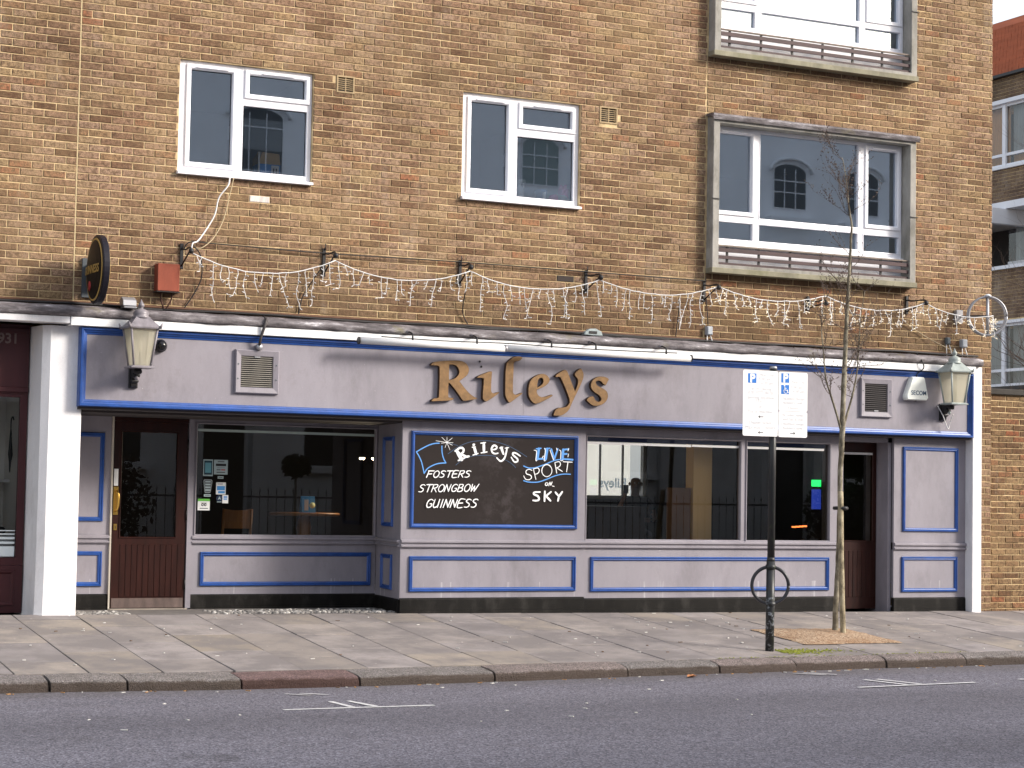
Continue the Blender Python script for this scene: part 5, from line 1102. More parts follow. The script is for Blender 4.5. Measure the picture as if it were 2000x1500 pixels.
for i, (a, b) in enumerate(zip(ends, ends[1:])):
    A, Bv = Vector(a), Vector(b); Lh = (Bv-A).length; n = max(6, int(Lh/.07)); nz = lambda s: random.uniform(-s, s)
    P = [A.lerp(Bv, k/n)+Vector((0, nz(.006), -SAG[i]*4*(k/n)*(1-k/n)+nz(.004))) for k in range(n+1)]
    MB().tube(P, .0062, 5).build('cable', CABW, t)
    nd = max(3, int(Lh/.088)) if i < 7 else 5
    for k in range(nd):
        u = (k+.5+nz(.3))/nd; p = A.lerp(Bv, u)+Vector((0, 0, -SAG[i]*4*u*(1-u)))
        ln_ = random.choice((.10, .14, .17, .22, .27, .33, .38))*(.82 if i > 3 else 1); q = [p.copy()]; st = max(3, int(ln_/.045)); dx = nz(.012)
        for s_ in range(st): dx = dx*.5+nz(.016); q.append(q[-1]+Vector((dx, nz(.012), -ln_/st)))
        if random.random() < .35: q.append(q[-1]+Vector((nz(.05), -.01, nz(.02))))
        m = MB(); m.mi = 0; m.tube(q, .0036, 4)
        for s_ in range(1, len(q)):
            for _ in range(2 if i > 3 else 1):
                d = Vector((nz(1), nz(.6), nz(.5)-.1)).normalized(); m.mi = 0; m.tube([q[s_], q[s_]+d*.02], .0036, 4); m.mi = 1 if (i >= 4 and random.random() < .75) else 0; m.tube([q[s_]+d*.02, q[s_]+d*.038], [.0058, .0035], 5)
        m.build('light_drop', [CABW, BULB], t)
# cables: hung and clipped
def cable(pts, r, m, label, name='cable', k=6): 
    o = MB().tube(smooth_pts(pts, k), r, 6).build(name, m); return tag(o, label, 'cable')
cable([(6.29, -.06, 4.492), (6.26, -.10, 4.40), (6.17, -.09, 4.27), (6.13, -.10, 4.10), (6.06, -.12, 3.97), (5.93, -.2, 3.80), (5.86, -.24, 3.76), (5.845, -.25, 3.68)], .008, CABW, 'white cable dropping from the left window sill to the first bracket')
cable([(6.33, -.06, 4.492), (6.30, -.03, 4.3), (6.24, -.03, 4.05), (6.14, -.04, 3.86), (6.02, -.06, 3.75), (5.95, -.05, 3.74)], .005, mat('beige_cable', (.52, .42, .26), .7), 'thin beige cable curving beside the white one')
cable([(5.83, -.03, 3.72), (5.9, -.05, 3.80), (6.2, -.035, 3.80), (7.37, -.04, 3.785), (8.94, -.035, 3.80), (10.5, -.035, 3.795), (12.05, -.035, 3.79)], .0065, CABLE, 'black catenary cable linking the wall brackets')
cable([(5.88, -.20, 3.74), (5.98, -.12, 3.66), (6.02, -.05, 3.45), (5.95, -.03, 3.27), (5.84, -.02, 3.10)], .007, CABLE, 'black cable looping down to the right of the rusty box')
cable([(7.30, -.12, 3.63), (7.2, -.05, 3.45), (7.12, -.03, 3.3), (7.08, -.02, 3.09)], .006, CABLE, 'thin black cable falling below the second bracket')
cable([(8.95, -.24, 3.68), (8.96, -.1, 3.45), (8.97, -.03, 3.25), (9.06, -.02, 3.09)], .006, CABLE, 'thin black cable falling below the middle window')
cable([(12.06, -.03, 3.60), (12.08, -.03, 3.4), (12.09, -.03, 3.27)], .006, CABLE, 'short black cable down to the grey junction box')
cable([(11.7, -.05, 3.55), (11.68, -.03, 3.3), (11.66, -.02, 3.1)], .006, CABLE, 'thin black cable left of the grey junction box')
cable([(14.9, -.03, 3.46), (15.2, -.03, 3.31), (15.5, -.1, 3.17), (15.7, -.1, 3.11)], .005, mat('beige_cable2', (.42, .34, .22), .7), 'thin beige cable slanting to the right lantern')
def wob(z, y, a, b, st=.45, s=.012): 
    x = a; o = []
    while x < b: o.append((x, y+random.uniform(-s, s), z+random.uniform(-s, s)*.8)); x += st
    o.append((b, y, z)); return o
cable(wob(3.098, -.05, 3.0, 16.0), .013, CABLE, 'thick black cable lying along the back of the lead ledge', k=3)
cable(wob(3.092, -.09, 5.0, 12.4, .5, .016), .009, CABLE, 'thinner black cable lying on the lead ledge', k=3)
cable(wob(3.085, -.135, 5.6, 10.9, .6, .014), .008, CABLE, 'black cable nearest the front of the lead ledge', k=3)
cable(wob(3.115, -.02, 1.8, 15.9, .9, .004), .014, worn('copper_brown_pipe', (.12, .055, .03), .6), 'brown pipe clipped to the foot of the brick wall', 'pipe', 3)
t = thing('ledge_fitting', 'old clear plastic fitting lying on the ledge below the fourth bracket', 'fitting', (10.6, -.12, 3.07))
MB().prism([(10.40, 3.075), (10.64, 3.07), (10.62, 3.12), (10.55, 3.15), (10.47, 3.145), (10.42, 3.11)], 'y', -.16, -.09).build('plastic_shell', worn('dirty_clear_plastic', (.40, .46, .46), .3), t, .006)
B(10.46, 10.56, -.165, -.161, 3.09, 3.12, 'dark_slot', BLACK, t)
# round wheel bracket at the corner
t = thing('wheel_bracket', 'grey metal hoop bracket with a central post at the wall corner', 'bracket', (15.93, -.02, 3.35))
RC = Vector((15.925, -.32, 3.577)); nrm = Vector((.40, .92, 0)); ex = Vector((.92, -.40, 0)); N = 40
for dr in (-.012, .055):
    MB().tube([RC+nrm*dr+ex*.235*math.cos(2*PI*k/N)+Vector((0, 0, .237*math.sin(2*PI*k/N))) for k in range(N+1)], .0135, 8).build('hoop', GREYM, t)
MB().tube([RC+Vector((0, 0, -.235)), RC+Vector((0, 0, .235))], .02, 8).build('post', GREYM, t); MB().lathe([(.04, 0), (.045, .015), (.02, .03)], RC+Vector((0, 0, .24)), 10).build('post_cap', PVC2, t)
m = MB(); m.box(15.66, 15.76, -.06, -.001, 3.5, 3.66); m.build('wall_plate', GREYM, t, .004); MB().tube([(15.72, -.05, 3.58), RC+Vector((-.1, .06, 0)), RC], .012, 6).build('arm', BLACK, t)
for x in (8.724, 8.879):                                    # the two small lit lamps seen through the left window
    ld = bpy.data.lights.new('spot_lamp_light', 'POINT'); ld.energy = 9; ld.color = (1, .8, .55); ld.shadow_soft_size = .03
    link(bpy.data.objects.new('spot_lamp_light', ld), None, (x, 2.15, 1.64))

# ------------------------------------------------------------------ neighbouring shop at the left edge
t = thing('maroon_shop', 'maroon painted neighbouring shop numbered 931 at the left edge', 'shop', (3.5, .3, 0)); y = .3
MB().box(1.5, 4.372, y, y+.05, 2.2, 2.889).build('fascia_board', MAROON, t)
for z in (2.215, 2.80): B(1.5, 4.372, y-.018, y-.001, z, z+.05, 'moulding', MAROON, t, .004)
text('931', .14, mat('faded_number', (.17, .12, .11), .6), t, onf(4.055, y-.003, 2.70), offset=.003)
sw = holes_skin(1.5, 4.372, .5, 2.2, [(1.6, 4.30, .575, 2.165)], y+.01, .05).build('shop_window', MAROON, t)
MB().quad((1.6, y+.04, .575), (4.30, y+.04, .575), (4.30, y+.04, 2.165), (1.6, y+.04, 2.165)).build('pane', GLASSW, sw)
for z, h in ((.585, .10), (.71, .022), (.755, .022), (.80, .012), (.835, .01)): B(1.61, 4.29, y+.033, y+.037, z, z+h, 'frosted_strip', FROST, sw)
r = MB().box(1.5, 4.372, y+.005, y+.06, .03, .498).build('stall_riser', MAROON, t); MB().ring(2.2, 4.29, .10, .45, [(0, 0), (.004, .014), (.02, .014), (.034, .0)], y+.0045).build('moulding', MAROON, r)
room(1.55, 4.36, .2, 2.5, y+.07, 1.25, 'room_lining', CREAM, t, worn('pale_floor', (.35, .3, .26), .6))
B(3.3, 4.355, .95, 1.24, 1.32, 1.35, 'shelf', NETC, t)
t = thing('umbrella', 'closed black umbrella hanging in the maroon shop window', 'umbrella', (4.31, .75, 1.42))
MB().tube([(4.31, .75, 1.42), (4.31, .75, 1.52), (4.312, .75, 1.60), (4.31, .75, 1.75), (4.31, .75, 1.86)], [.005, .012, .024, .014, .007], 8).build('canopy', BLACK, t)
MB().tube(smooth_pts([(4.31, .75, 1.86), (4.31, .75, 1.95), (4.325, .75, 1.985), (4.335, .75, 1.95)], 4), .007, 6).build('handle', BLACK, t)
t = thing('vacuum_cleaner', 'black upright cleaner with a curved handle in the maroon shop window', 'cleaner', (4.16, .8, .79))
MB().tube(smooth_pts([(4.17, .8, .84), (4.19, .8, 1.25), (4.19, .8, 1.75), (4.16, .8, 1.92), (4.08, .8, 1.97)], 5), .016, 8).build('hose', BLACK, t); MB().lathe([(.05, 0), (.07, .05), (.065, .25), (.03, .42)], (4.17, .8, .87), 12).build('dust_body', mat('dark_red_plastic', (.06, .012, .014), .3), t); B(4.08, 4.27, .66, .92, .79, .87, 'floor_head', BLACK, t, .02)
B(3.9, 4.34, .62, 1.1, .2, .785, 'display_plinth', NETC, bpy.data.objects['maroon_shop'])

# ------------------------------------------------------------------ right side: garden wall, brick wing, background tree
t = thing('garden_wall', 'lower brown brick wall with dark coping running right from the pub', 'wall', (18, .3, -.1))
B(16.255, 21.0, .307, .50, -.2, 2.66, 'mortar_core', MORTAR, t)
GBR = lay(16.256, 21.0, -.115, 2.645, [], .2252, .075, .0105, .03)
vis = [b for b in GBR if pix((b[0], .3, b[3]))[0] < 2010]
gs = set(vis[:290])
for b in vis[:290]: brick_box(MB(), *b, .3+random.uniform(-.004, .002)).build('brick', BRICK_B, t)
m = MB()
for b in GBR:
    if b not in gs: brick_box(m, *b, .3+random.uniform(-.004, .002))
m.build('brickwork', BRICK_B, t)['kind'] = 'stuff'
MB().box(16.26, 21.0, .262, .54, 2.66, 2.735).build('coping', worn('black_damp_coping', (.055, .05, .045), .9, .4, 5), t, .008)
WX = 28.0
t = thing('brick_wing', 'grey brown brick flats with white window bands behind the garden wall', 'building', (WX, 12, 0))
def xbox(y0, y1, z0, z1, dx0, dx1, name, m, par, bevel=0): return MB().box(WX+dx0, WX+dx1, y0, y1, z0, z1).build(name, m, par, bevel)
YA, YBk = 2.0, 24.0
xbox(YA, YBk, -.2, 3.76, .007, 6, 'wing_wall', MORTAR, t); xbox(YA, YBk, 5.19, 6.28, .007, 6, 'wing_wall', MORTAR, t); xbox(YA, YBk, 7.72, 8.44, .007, 6, 'wing_wall', MORTAR, t); xbox(YA, YBk, 9.95, 10.47, .007, 6, 'wing_wall', MORTAR, t)
m = MB()
for za, zb in ((2.4, 3.70), (5.22, 6.27), (7.74, 8.43), (9.96, 10.46)):
    for b in lay(-16.5, -6.5, za, zb, [], .2252, .075, .0105, .05): brick_box(m, *b, WX+random.uniform(-.003, .002), .012, 'x') if False else m.add(*(lambda q: ([(WX+random.uniform(-.002, .001)*0+e, -x, z) for e, x, z in q], [(0, 1, 2, 3)]+[(i, (i+1) % 4, 4+(i+1) % 4, 4+i) for i in range(4)]))([(0, b[0], b[2]), (0, b[1], b[2]), (0, b[1], b[3]), (0, b[0], b[3]), (.014, b[0], b[2]), (.014, b[1], b[2]), (.014, b[1], b[3]), (.014, b[0], b[3])]))
m.build('brickwork', BRICK_W, t)['kind'] = 'stuff'
WSTRIP = PVC2
xbox(YA, YBk, 3.70, 3.775, -.05, .1, 'dark_sill', worn('dark_sill', (.06, .055, .05), .8), t); xbox(YA, YBk, 6.285, 6.36, -.06, .1, 'white_sill', WSTRIP, t); xbox(YA, YBk, 8.445, 8.50, -.06, .1, 'white_sill', WSTRIP, t); xbox(YA, YBk, 9.86, 9.945, -.06, .1, 'white_head', WSTRIP, t); xbox(YA, YBk, 5.12, 5.185, -.04, .1, 'white_head', WSTRIP, t); xbox(YA, YBk, 7.56, 7.715, -.12, 2.5, 'white_slab_edge', WSTRIP, t)
for za, zb, tr, curt, par in ((3.775, 5.12, 4.12, GNET, 'lowest'), (6.36, 7.55, 6.62, GNET, 'middle'), (8.50, 9.86, 8.76, CURT, 'top')):
    dx = 1.2 if par == 'middle' else .03
    for k in range(12):
        yb = 15.06-1.3*k; ya = yb-1.3
        if ya < YA: continue
        w = link(bpy.data.objects.new('window', None), t, (WX+dx, ya, za)); w['label'] = par+' row window of the brick wing'
        m = MB(); m.box(WX+dx-.02, WX+dx+.06, ya-.02, ya+.085, za, zb); m.box(WX+dx, WX+dx+.06, ya+.055, yb, za, za+.06); m.box(WX+dx, WX+dx+.06, ya+.055, yb, zb-.06, zb); m.box(WX+dx, WX+dx+.06, ya+.055, yb, tr-.03, tr+.03); m.build('frame', PVC2, w)
        MB().quad((WX+dx+.03, ya+.056, za+.06), (WX+dx+.03, yb-.001, za+.06), (WX+dx+.03, yb-.001, zb-.06), (WX+dx+.03, ya+.056, zb-.06)).build('pane', GLASSW, w)
        cu = MB(); n = 16; vs = []
        for i in range(n+1): vs += [(WX+dx+.2+.03*(i % 2), ya+.06+(yb-ya-.1)*i/n, za+.03), (WX+dx+.2+.03*(i % 2), ya+.06+(yb-ya-.1)*i/n, zb-.03)]
        if par == 'top' and k % 2:
            lo = [(a, b, min(c, tr)) for a, b, c in vs]; MB().add(lo, [(2*i, 2*i+2, 2*i+3, 2*i+1) for i in range(n)]).build('curtain', CURT, w); vs = [(a-.01, b, max(c, tr)) for a, b, c in vs]
        if k % 2 == 0 or par != 'top': cu.add(vs, [(2*i, 2*i+2, 2*i+3, 2*i+1) for i in range(n)]); cu.build('curtain', curt, w)
        else:
            cu.add(vs, [(2*i, 2*i+2, 2*i+3, 2*i+1) for i in range(n)]); cu.build('curtain', GNET, w)
    xbox(YA, YBk, za, zb, dx+.9, dx+1.0, 'room_back', DARKI, t)
    if par == 'middle': xbox(YA, YBk, 6.28, 6.36, .0, 1.3, 'balcony_floor', CONC, t)
MB().box(WX-.5, WX+1.1, 13.55, 13.72, 7.22, 7.555).build('balcony_beam', WSTRIP, t, .01)
MB().prism([(WX-.06, 10.475), (WX+.9, 12.0), (WX+6, 12.0), (WX+6, 10.475)], 'y', YA, YBk).build('tiled_roof', TILE, t)
m = MB()
for k in range(15):
    z = 10.5+.085*k; x = WX-.06+(z-10.475)*.63
    for j in range(60):
        y = 9.5+.11*j+(.055 if k % 2 else 0); m.box(x-.014+random.uniform(-.004, .004), x+.02, y+.003, y+.107, z, z+.095)
m.build('roof_tiles', TILE, t)['kind'] = 'stuff'
MB().box(WX-.13, WX-.02, YA, YBk, 10.43, 10.49).build('dark_gutter', BLACK, t)

def twig_tree(root, start, mats, seed, depth, spread=.5, upw=.35, length=.5, r=.01, name='twig', parent=None, buds=True):
    rr = random.Random(seed); m = MB(); m.mi = 0
    def grow(p, d, L, r, k):
        n = 4; q = [p]; dd = d.copy()
        for i in range(n):
            dd = (dd+Vector((rr.gauss(0, .16), rr.gauss(0, .16), rr.gauss(0, .1)+upw*.12))).normalized(); q.append(q[-1]+dd*L/n)
        m.tube(q, [r*(1-.55*i/n) for i in range(n+1)], 5 if r > .006 else 4)
        if buds and r < .006:
            for i in range(1, n+1):
                if rr.random() < .75:
                    b = q[i]; e = Vector((rr.gauss(0, 1), rr.gauss(0, 1), .7)).normalized()*.022; m.tube([b, b+e*.5, b+e], [.002, .0055, .001], 4)
        if k > 0:
            for i in range(1, n+1):
                for _ in range(1 if rr.random() < .8 else 2):
                    a = Vector((rr.gauss(0, spread), rr.gauss(0, spread), rr.gauss(upw, .25))); grow(q[i], (dd+a).normalized(), L*rr.uniform(.45, .75), r*(1-.5*i/n)*.6, k-1)
    for p, d, L, r, *dp in start: grow(Vector(p), Vector(d).normalized(), L, r, dp[0] if dp else depth)
    return m.build(name, mats, parent)
t = thing('bare_tree', 'leafless tree behind the garden wall at the right edge', 'tree', (24.3, 6.5, -.3))
MB().tube([(24.3, 6.5, -.3), (24.25, 6.5, 1.5), (24.3, 6.4, 3.2), (24.2, 6.4, 4.6)], [.14, .11, .09, .06], 9).build('trunk', TWIG, t)
twig_tree(None, [((24.25, 6.45, 3.0), (-.75, .4, .35), 1.7, .03), ((24.25, 6.4, 3.8), (-.8, .3, .5), 1.8, .028), ((24.2, 6.4, 4.5), (-.5, .4, .9), 1.9, .03), ((24.25, 6.4, 2.6), (-.8, .5, .2), 1.3, .025), ((24.2, 6.4, 4.2), (.6, -.3, .8), 1.6, .028), ((24.2, 6.4, 4.6), (.1, .2, 1), 1.6, .03)], TWIG, 5, 3, .45, .25, name='crown', parent=t, buds=False)

# ------------------------------------------------------------------ young street tree and its stake
t = thing('young_tree', 'slender leafless street tree tied to a stake in a gravel pit', 'tree', (12.71, -1.717, -.15))
TP = [(12.705, -.2), (12.712, .1), (12.733, .5), (12.748, .9), (12.752, 1.16), (12.757, 1.6), (12.776, 2.06), (12.788, 2.45), (12.803, 2.84), (12.818, 3.15), (12.831, 3.4), (12.848, 3.7), (12.86, 3.97), (12.877, 4.31), (12.835, 4.53), (12.80, 4.8), (12.747, 5.05)]
RD = [.034, .030, .028, .027, .027, .027, .031, .028, .027, .024, .022, .018, .015, .0115, .008, .006, .003]
P = smooth_pts([(x, -1.717, z) for x, z in TP], 5); R = []
for i in range(len(P)):
    k = i/5; a = int(min(k, len(RD)-2)); R.append((RD[a]+(RD[a+1]-RD[a])*(k-a))*random.uniform(.92, 1.1))
P = [p+Vector((random.uniform(-.003, .003), random.uniform(-.003, .003), 0)) for p in P]
MB().tube(P, R, 10).build('trunk', BARK, t)
LIMBS = [[(12.775, -1.717, 2.0), (12.70, -1.73, 2.2), (12.60, -1.75, 2.42), (12.53, -1.76, 2.58), (12.50, -1.77, 2.72), (12.475, -1.77, 2.95), (12.462, -1.76, 3.16), (12.50, -1.75, 3.45)],
         [(12.782, -1.717, 2.05), (12.85, -1.70, 2.22), (12.93, -1.68, 2.42), (12.97, -1.67, 2.55), (13.01, -1.66, 2.72), (13.03, -1.66, 3.0), (13.06, -1.65, 3.3), (13.12, -1.64, 3.6)]]
st = []
for L in LIMBS:
    MB().tube(smooth_pts(L, 4), [.0145-.011*i/((len(L)-1)*4) for i in range((len(L)-1)*4+1)], 7).build('limb', BARK, t)
    for i in range(2, len(L)):
        for _ in range(2): st.append((L[i], (random.gauss(-.25 if L is LIMBS[0] else .25, .5), random.gauss(0, .4), random.gauss(.45, .25)), random.uniform(.16, .34), .0042))
st = [s+(1,) for s in st]
for k in range(24):
    i = random.randrange(45, len(P)-1) if k > 6 else random.randrange(34, 48); p = P[i]; sd = random.choice((-1, 1)); hgt = (p.z-2.6)/2.4
    st.append((p, (sd*random.uniform(.55, 1.1), random.gauss(0, .4), random.uniform(.4, .95)), random.uniform(.25, .6)*(1.15-hgt*.5), .0058-.003*hgt, 1 if random.random() < .6 else 2))
twig_tree(None, st, TWIG, 33, 2, .5, .35, name='crown', parent=t)
t = thing('tree_stake', 'pale round timber stake leaning against the young tree', 'stake', (12.677, -1.934, -.18))
ST = smooth_pts([(12.66, -1.934, -.22), (12.655, -1.91, .2), (12.67, -1.86, .8), (12.70, -1.80, 1.38)], 5)
MB().tube(ST, [.031+random.uniform(-.0015, .0015) for _ in ST], 12).build('post', STAKE, t)
MB().tube([(12.725+.052*math.cos(2*PI*k/20), -1.77+.085*math.sin(2*PI*k/20), 1.20) for k in range(21)], .022, 6).build('rubber_tie', BLACK, t)

# ------------------------------------------------------------------ parking sign on its pole
PX, PY = 11.185, -2.745
t = thing('parking_sign_post', 'black pole with two white parking plates and a cycle hoop', 'sign post', (PX, PY, -.24))
m = MB(); m.tube([(PX-.006, PY, -.26), (PX-.002, PY, .66)], .044, 16); m.tube([(PX-.002, PY, .66), (PX, PY, .70)], [.044, .038], 16); m.tube([(PX, PY, .70), (PX+.005, PY, 2.60)], .038, 16)
def _pole():
    m_ = mat('black_pole_paint', (.02, .021, .022), .4); q = NT(m_)
    c = q.mix(q.ramp(q.noise(16, 6, .7), [(.56, (0, 0, 0)), (.66, (1, 1, 1))]), (.02, .021, .022), (.035, .045, .028)); z = q.sepz()[2]
    lo = q.math('MULTIPLY', q.ramp(q.noise(26, 5, .7), [(.54, (0, 0, 0)), (.58, (1, 1, 1))]), q.math('LESS_THAN', z, .30))
    q.col(q.mix(lo, c, (.22, .235, .25))); return m_
POLE = _pole()
m.build('pole', POLE, t); MB().tube([(PX+.005, PY, 2.598), (PX+.005, PY, 2.625)], [.04, .034], 14).build('pole_cap', GREYM, t)
hv = Vector((math.cos(-.42), math.sin(-.42), 0)); hc = Vector((PX-.006, PY, .42))
MB().tube([hc+hv*.185*math.cos(2*PI*k/48)+Vector((0, 0, .185*math.sin(2*PI*k/48))) for k in range(49)], .0175, 10).build('cycle_hoop', mat('black_hoop', (.03, .03, .035), .3), t)
for z in (.235, .605): MB().lathe([(.05, -.022), (.052, 0), (.05, .022)], (PX-.004, PY, z), 14).build('hoop_clamp', POLE, t)
sy_ = PY-.055
def plate(x0, x1, z0, z1, nm):
    r = .018; pts = []
    for cx, cz, a in ((x1-r, z0+r, -PI/2), (x1-r, z1-r, 0), (x0+r, z1-r, PI/2), (x0+r, z0+r, PI)):
        for k in range(5): pts.append((cx+r*math.cos(a+k*PI/8), cz+r*math.sin(a+k*PI/8)))
    o = MB().prism(pts, 'y', sy_, sy_+.003).build('sign_plate', mat('sign_plate_white', (.80, .80, .80), .35), t); o['label'] = nm
    c = [(x0+x1)/2+(x-(x0+x1)/2)*.985 for x, z in pts]
    b = [(( x0+x1)/2+(x-(x0+x1)/2)*.965, (z0+z1)/2+(z-(z0+z1)/2)*.98) for x, z in pts]; n = len(pts)
    return o
SBL = mat('sign_blue', (.02, .16, .52), .4); STX = mat('pale_grey_lettering', (.58, .58, .60), .5); SBK = mat('sign_black', (.02, .02, .022), .5)
yl = sy_-.0012
L1 = plate(10.797, 11.214, 1.914, 2.574, 'left parking plate for paying drivers'); L2 = plate(11.222, 11.570, 2.176, 2.571, 'upper right plate for disabled badge holders'); L3 = plate(11.222, 11.570, 1.912, 2.172, 'lower right plate for other times')
def pbox(x0, x1, z0, z1, par):
    B(x0, x1, yl, yl+.001, z0, z1, 'blue_symbol', SBL, par); return
pbox(10.853, 10.953, 2.445, 2.541, L1); text('P', .118, PAINTW, L1, onf(10.875, yl-.0012, 2.452), offset=.0045)
pbox(11.250, 11.346, 2.462, 2.557, L2); text('P', .118, PAINTW, L2, onf(11.271, yl-.0012, 2.469), offset=.0045)
pbox(11.250, 11.346, 2.346, 2.440, L2)
w_ = MB(); xx, zz = 11.292, 2.352                            # wheelchair symbol
w_.tube([(xx+.012+.024*math.cos(a*PI/10), yl-.001, zz+.026+.024*math.sin(a*PI/10)) for a in range(8, 23)], .0035, 4); w_.lathe([(.0085, 0), (.0085, .001)], (xx-.004, yl-.001, zz+.078), 10, 'y'); w_.tube([(xx-.003, yl-.001, zz+.066), (xx+.002, yl-.001, zz+.036), (xx+.026, yl-.001, zz+.034), (xx+.038, yl-.001, zz+.01), (xx+.046, yl-.001, zz+.012)], .0048, 4); w_.tube([(xx-.001, yl-.001, zz+.055), (xx+.02, yl-.001, zz+.053)], .0035, 4); w_.build('wheelchair_symbol', PAINTW, L2)
for s_, z, h, x in (('Mon - Sat', 2.518, .042, 11.075), ('8.30 am -', 2.476, .042, 11.065), ('6.30 pm', 2.434, .042, 11.085), ('Pay by phone', 2.374, .046, 11.005), ('020 7023 8078', 2.334, .046, 11.005), ('quoting location', 2.288, .046, 11.005), ('57622', 2.25, .046, 11.005), ('or', 2.198, .042, 11.005), ('Pay at machine', 2.146, .046, 11.005), ('Display ticket', 2.035, .046, 11.005), ('Max stay 2 hours', 1.985, .048, 11.005)):
    text(s_, h*1.08, STX, L1, onf(x, yl, z), align='CENTER')
for s_, z, h, x, pr in (('Mon - Fri', 2.458, .042, 11.46, L2), ('8.30 am -', 2.408, .042, 11.45, L2), ('6.30 pm', 2.366, .042, 11.465, L2), ('Disabled badge', 2.29, .046, 11.396, L2), ('holders only', 2.248, .046, 11.396, L2), ('4 hours', 2.196, .042, 11.396, L2), ('At other times', 2.125, .043, 11.396, L3), ('and Sat & Sun', 2.082, .043, 11.396, L3), ('Disabled badge', 2.034, .045, 11.396, L3), ('holders only', 1.992, .045, 11.396, L3)):
    text(s_, h*1.05, STX, pr, onf(x, yl, z), align='CENTER')
def arrow(x, z, d, par):
    m = MB(); m.prism([(x-d*.030, z), (x-d*.010, z+.014), (x-d*.006, z+.010), (x-d*.014, z+.0035), (x+d*.034, z+.0035), (x+d*.034, z-.0035), (x-d*.014, z-.0035), (x-d*.006, z-.010), (x-d*.010, z-.014)], 'y', yl, yl+.0008); m.build('arrow', SBK, par)
arrow(11.008, 2.108, 1, L1); arrow(11.006, 1.95, 1, L1); arrow(11.396, 1.953, -1, L3)
m = MB()
for z in (2.05, 2.48): m.box(10.9, 11.5, sy_+.0035, sy_+.014, z-.012, z+.012); m.tube([(PX+.003, PY, z-.015), (PX+.003, PY, z+.015)], .043, 12)
m.build('back_channel', GREYM, t)

# ------------------------------------------------------------------ litter on the ground
def leaf(x, y, z, s, a, m, name, label):
    c, sn = math.cos(a), math.sin(a); o = [(-.5, 0), (-.3, .22), (-.05, .3), (.1, .2), (.3, .26), (.5, .05), (.3, -.2), (.05, -.16), (-.1, -.28), (-.35, -.2)]
    vs = [(x+s*(p*c-q*sn), y+s*(p*sn+q*c), z+.006+abs(q)*s*.5+random.uniform(0, .006)) for p, q in o]+[(x, y, z+.005)]
    n = len(o); b = MB().add(vs, [(i, (i+1) % n, n) for i in range(n)]+[((i+1) % n, i, n) for i in range(0)])
    return tag(b.build(name, m), label, 'leaf')
leaf(9.74, -3.63, RZ, .14, .3, LEAFM, 'dead_leaf', 'orange dead leaf in the gutter by the kerb')
m = MB(); LM = [mat('litter_white', (.62, .6, .56), .8), mat('litter_orange', (.45, .24, .09), .8), mat('litter_brown', (.14, .08, .04), .8)]
for _ in range(210):
    r_ = random.random(); x = random.uniform(2.5, 14.5)
    if r_ < .55: y = random.uniform(-3.0, -.1); z = pave_z(x, y)+.002; m.mi = random.choice((0, 0, 0, 2))
    elif r_ < .9: y = lerp_tab(YF, x)-.05-abs(random.gauss(0, .05)); z = RZ+.001; m.mi = random.choice((0, 1, 1, 2))
    else: y = random.uniform(-6.5, -3.7); z = RZ+.001; m.mi = 0
    a = random.random()*PI; l, w_ = random.uniform(.008, .024), random.uniform(.004, .009); c, sn = math.cos(a), math.sin(a)
    vs = [(x+p*l*c-q*w_*sn, y+p*l*sn+q*w_*c, z+h) for h in (0, .006) for p, q in ((-1, -1), (1, -1), (1, 1), (-1, 1))]
    m.add(vs, [(4, 5, 6, 7), (0, 1, 5, 4), (1, 2, 6, 5), (2, 3, 7, 6), (3, 0, 4, 7)])
tag(m.build('litter', LM), 'scattered cigarette ends and leaf scraps on pavement and gutter', 'litter', kind='stuff')

# ------------------------------------------------------------------ far side of the street, seen mirrored in the glass
OY = -23.0
t = thing('stucco_terrace', 'pale stucco house with arched windows mirrored in the panes', 'building', (22, OY, 0))
def oarch(cx, z0, z1, w, rise):
    return [(cx-w/2, z0), (cx+w/2, z0), (cx+w/2, z1)]+[(cx+w/2*math.cos(a*PI/12), z1+rise*math.sin(a*PI/12)) for a in range(1, 12)]+[(cx-w/2, z1)]
WXS = [4.2, 9.3, 14.4, 21.6, 28.85, 31.15, 36.0, 41.0]
B(-6, 62, OY-8, OY, -.3, 12.6, 'terrace_wall', STUCCO, t); B(-6, 62, OY-.001, OY+.28, 12.1, 12.6, 'cornice', STUCCO, t)
SASHG = mat('dark_sash_glass', (.035, .04, .045), .15)
SASHP = mat('blind_behind_sash', (.20, .215, .22), .3); SASHC = mat('greenish_curtain_behind_sash', (.22, .27, .26), .3)
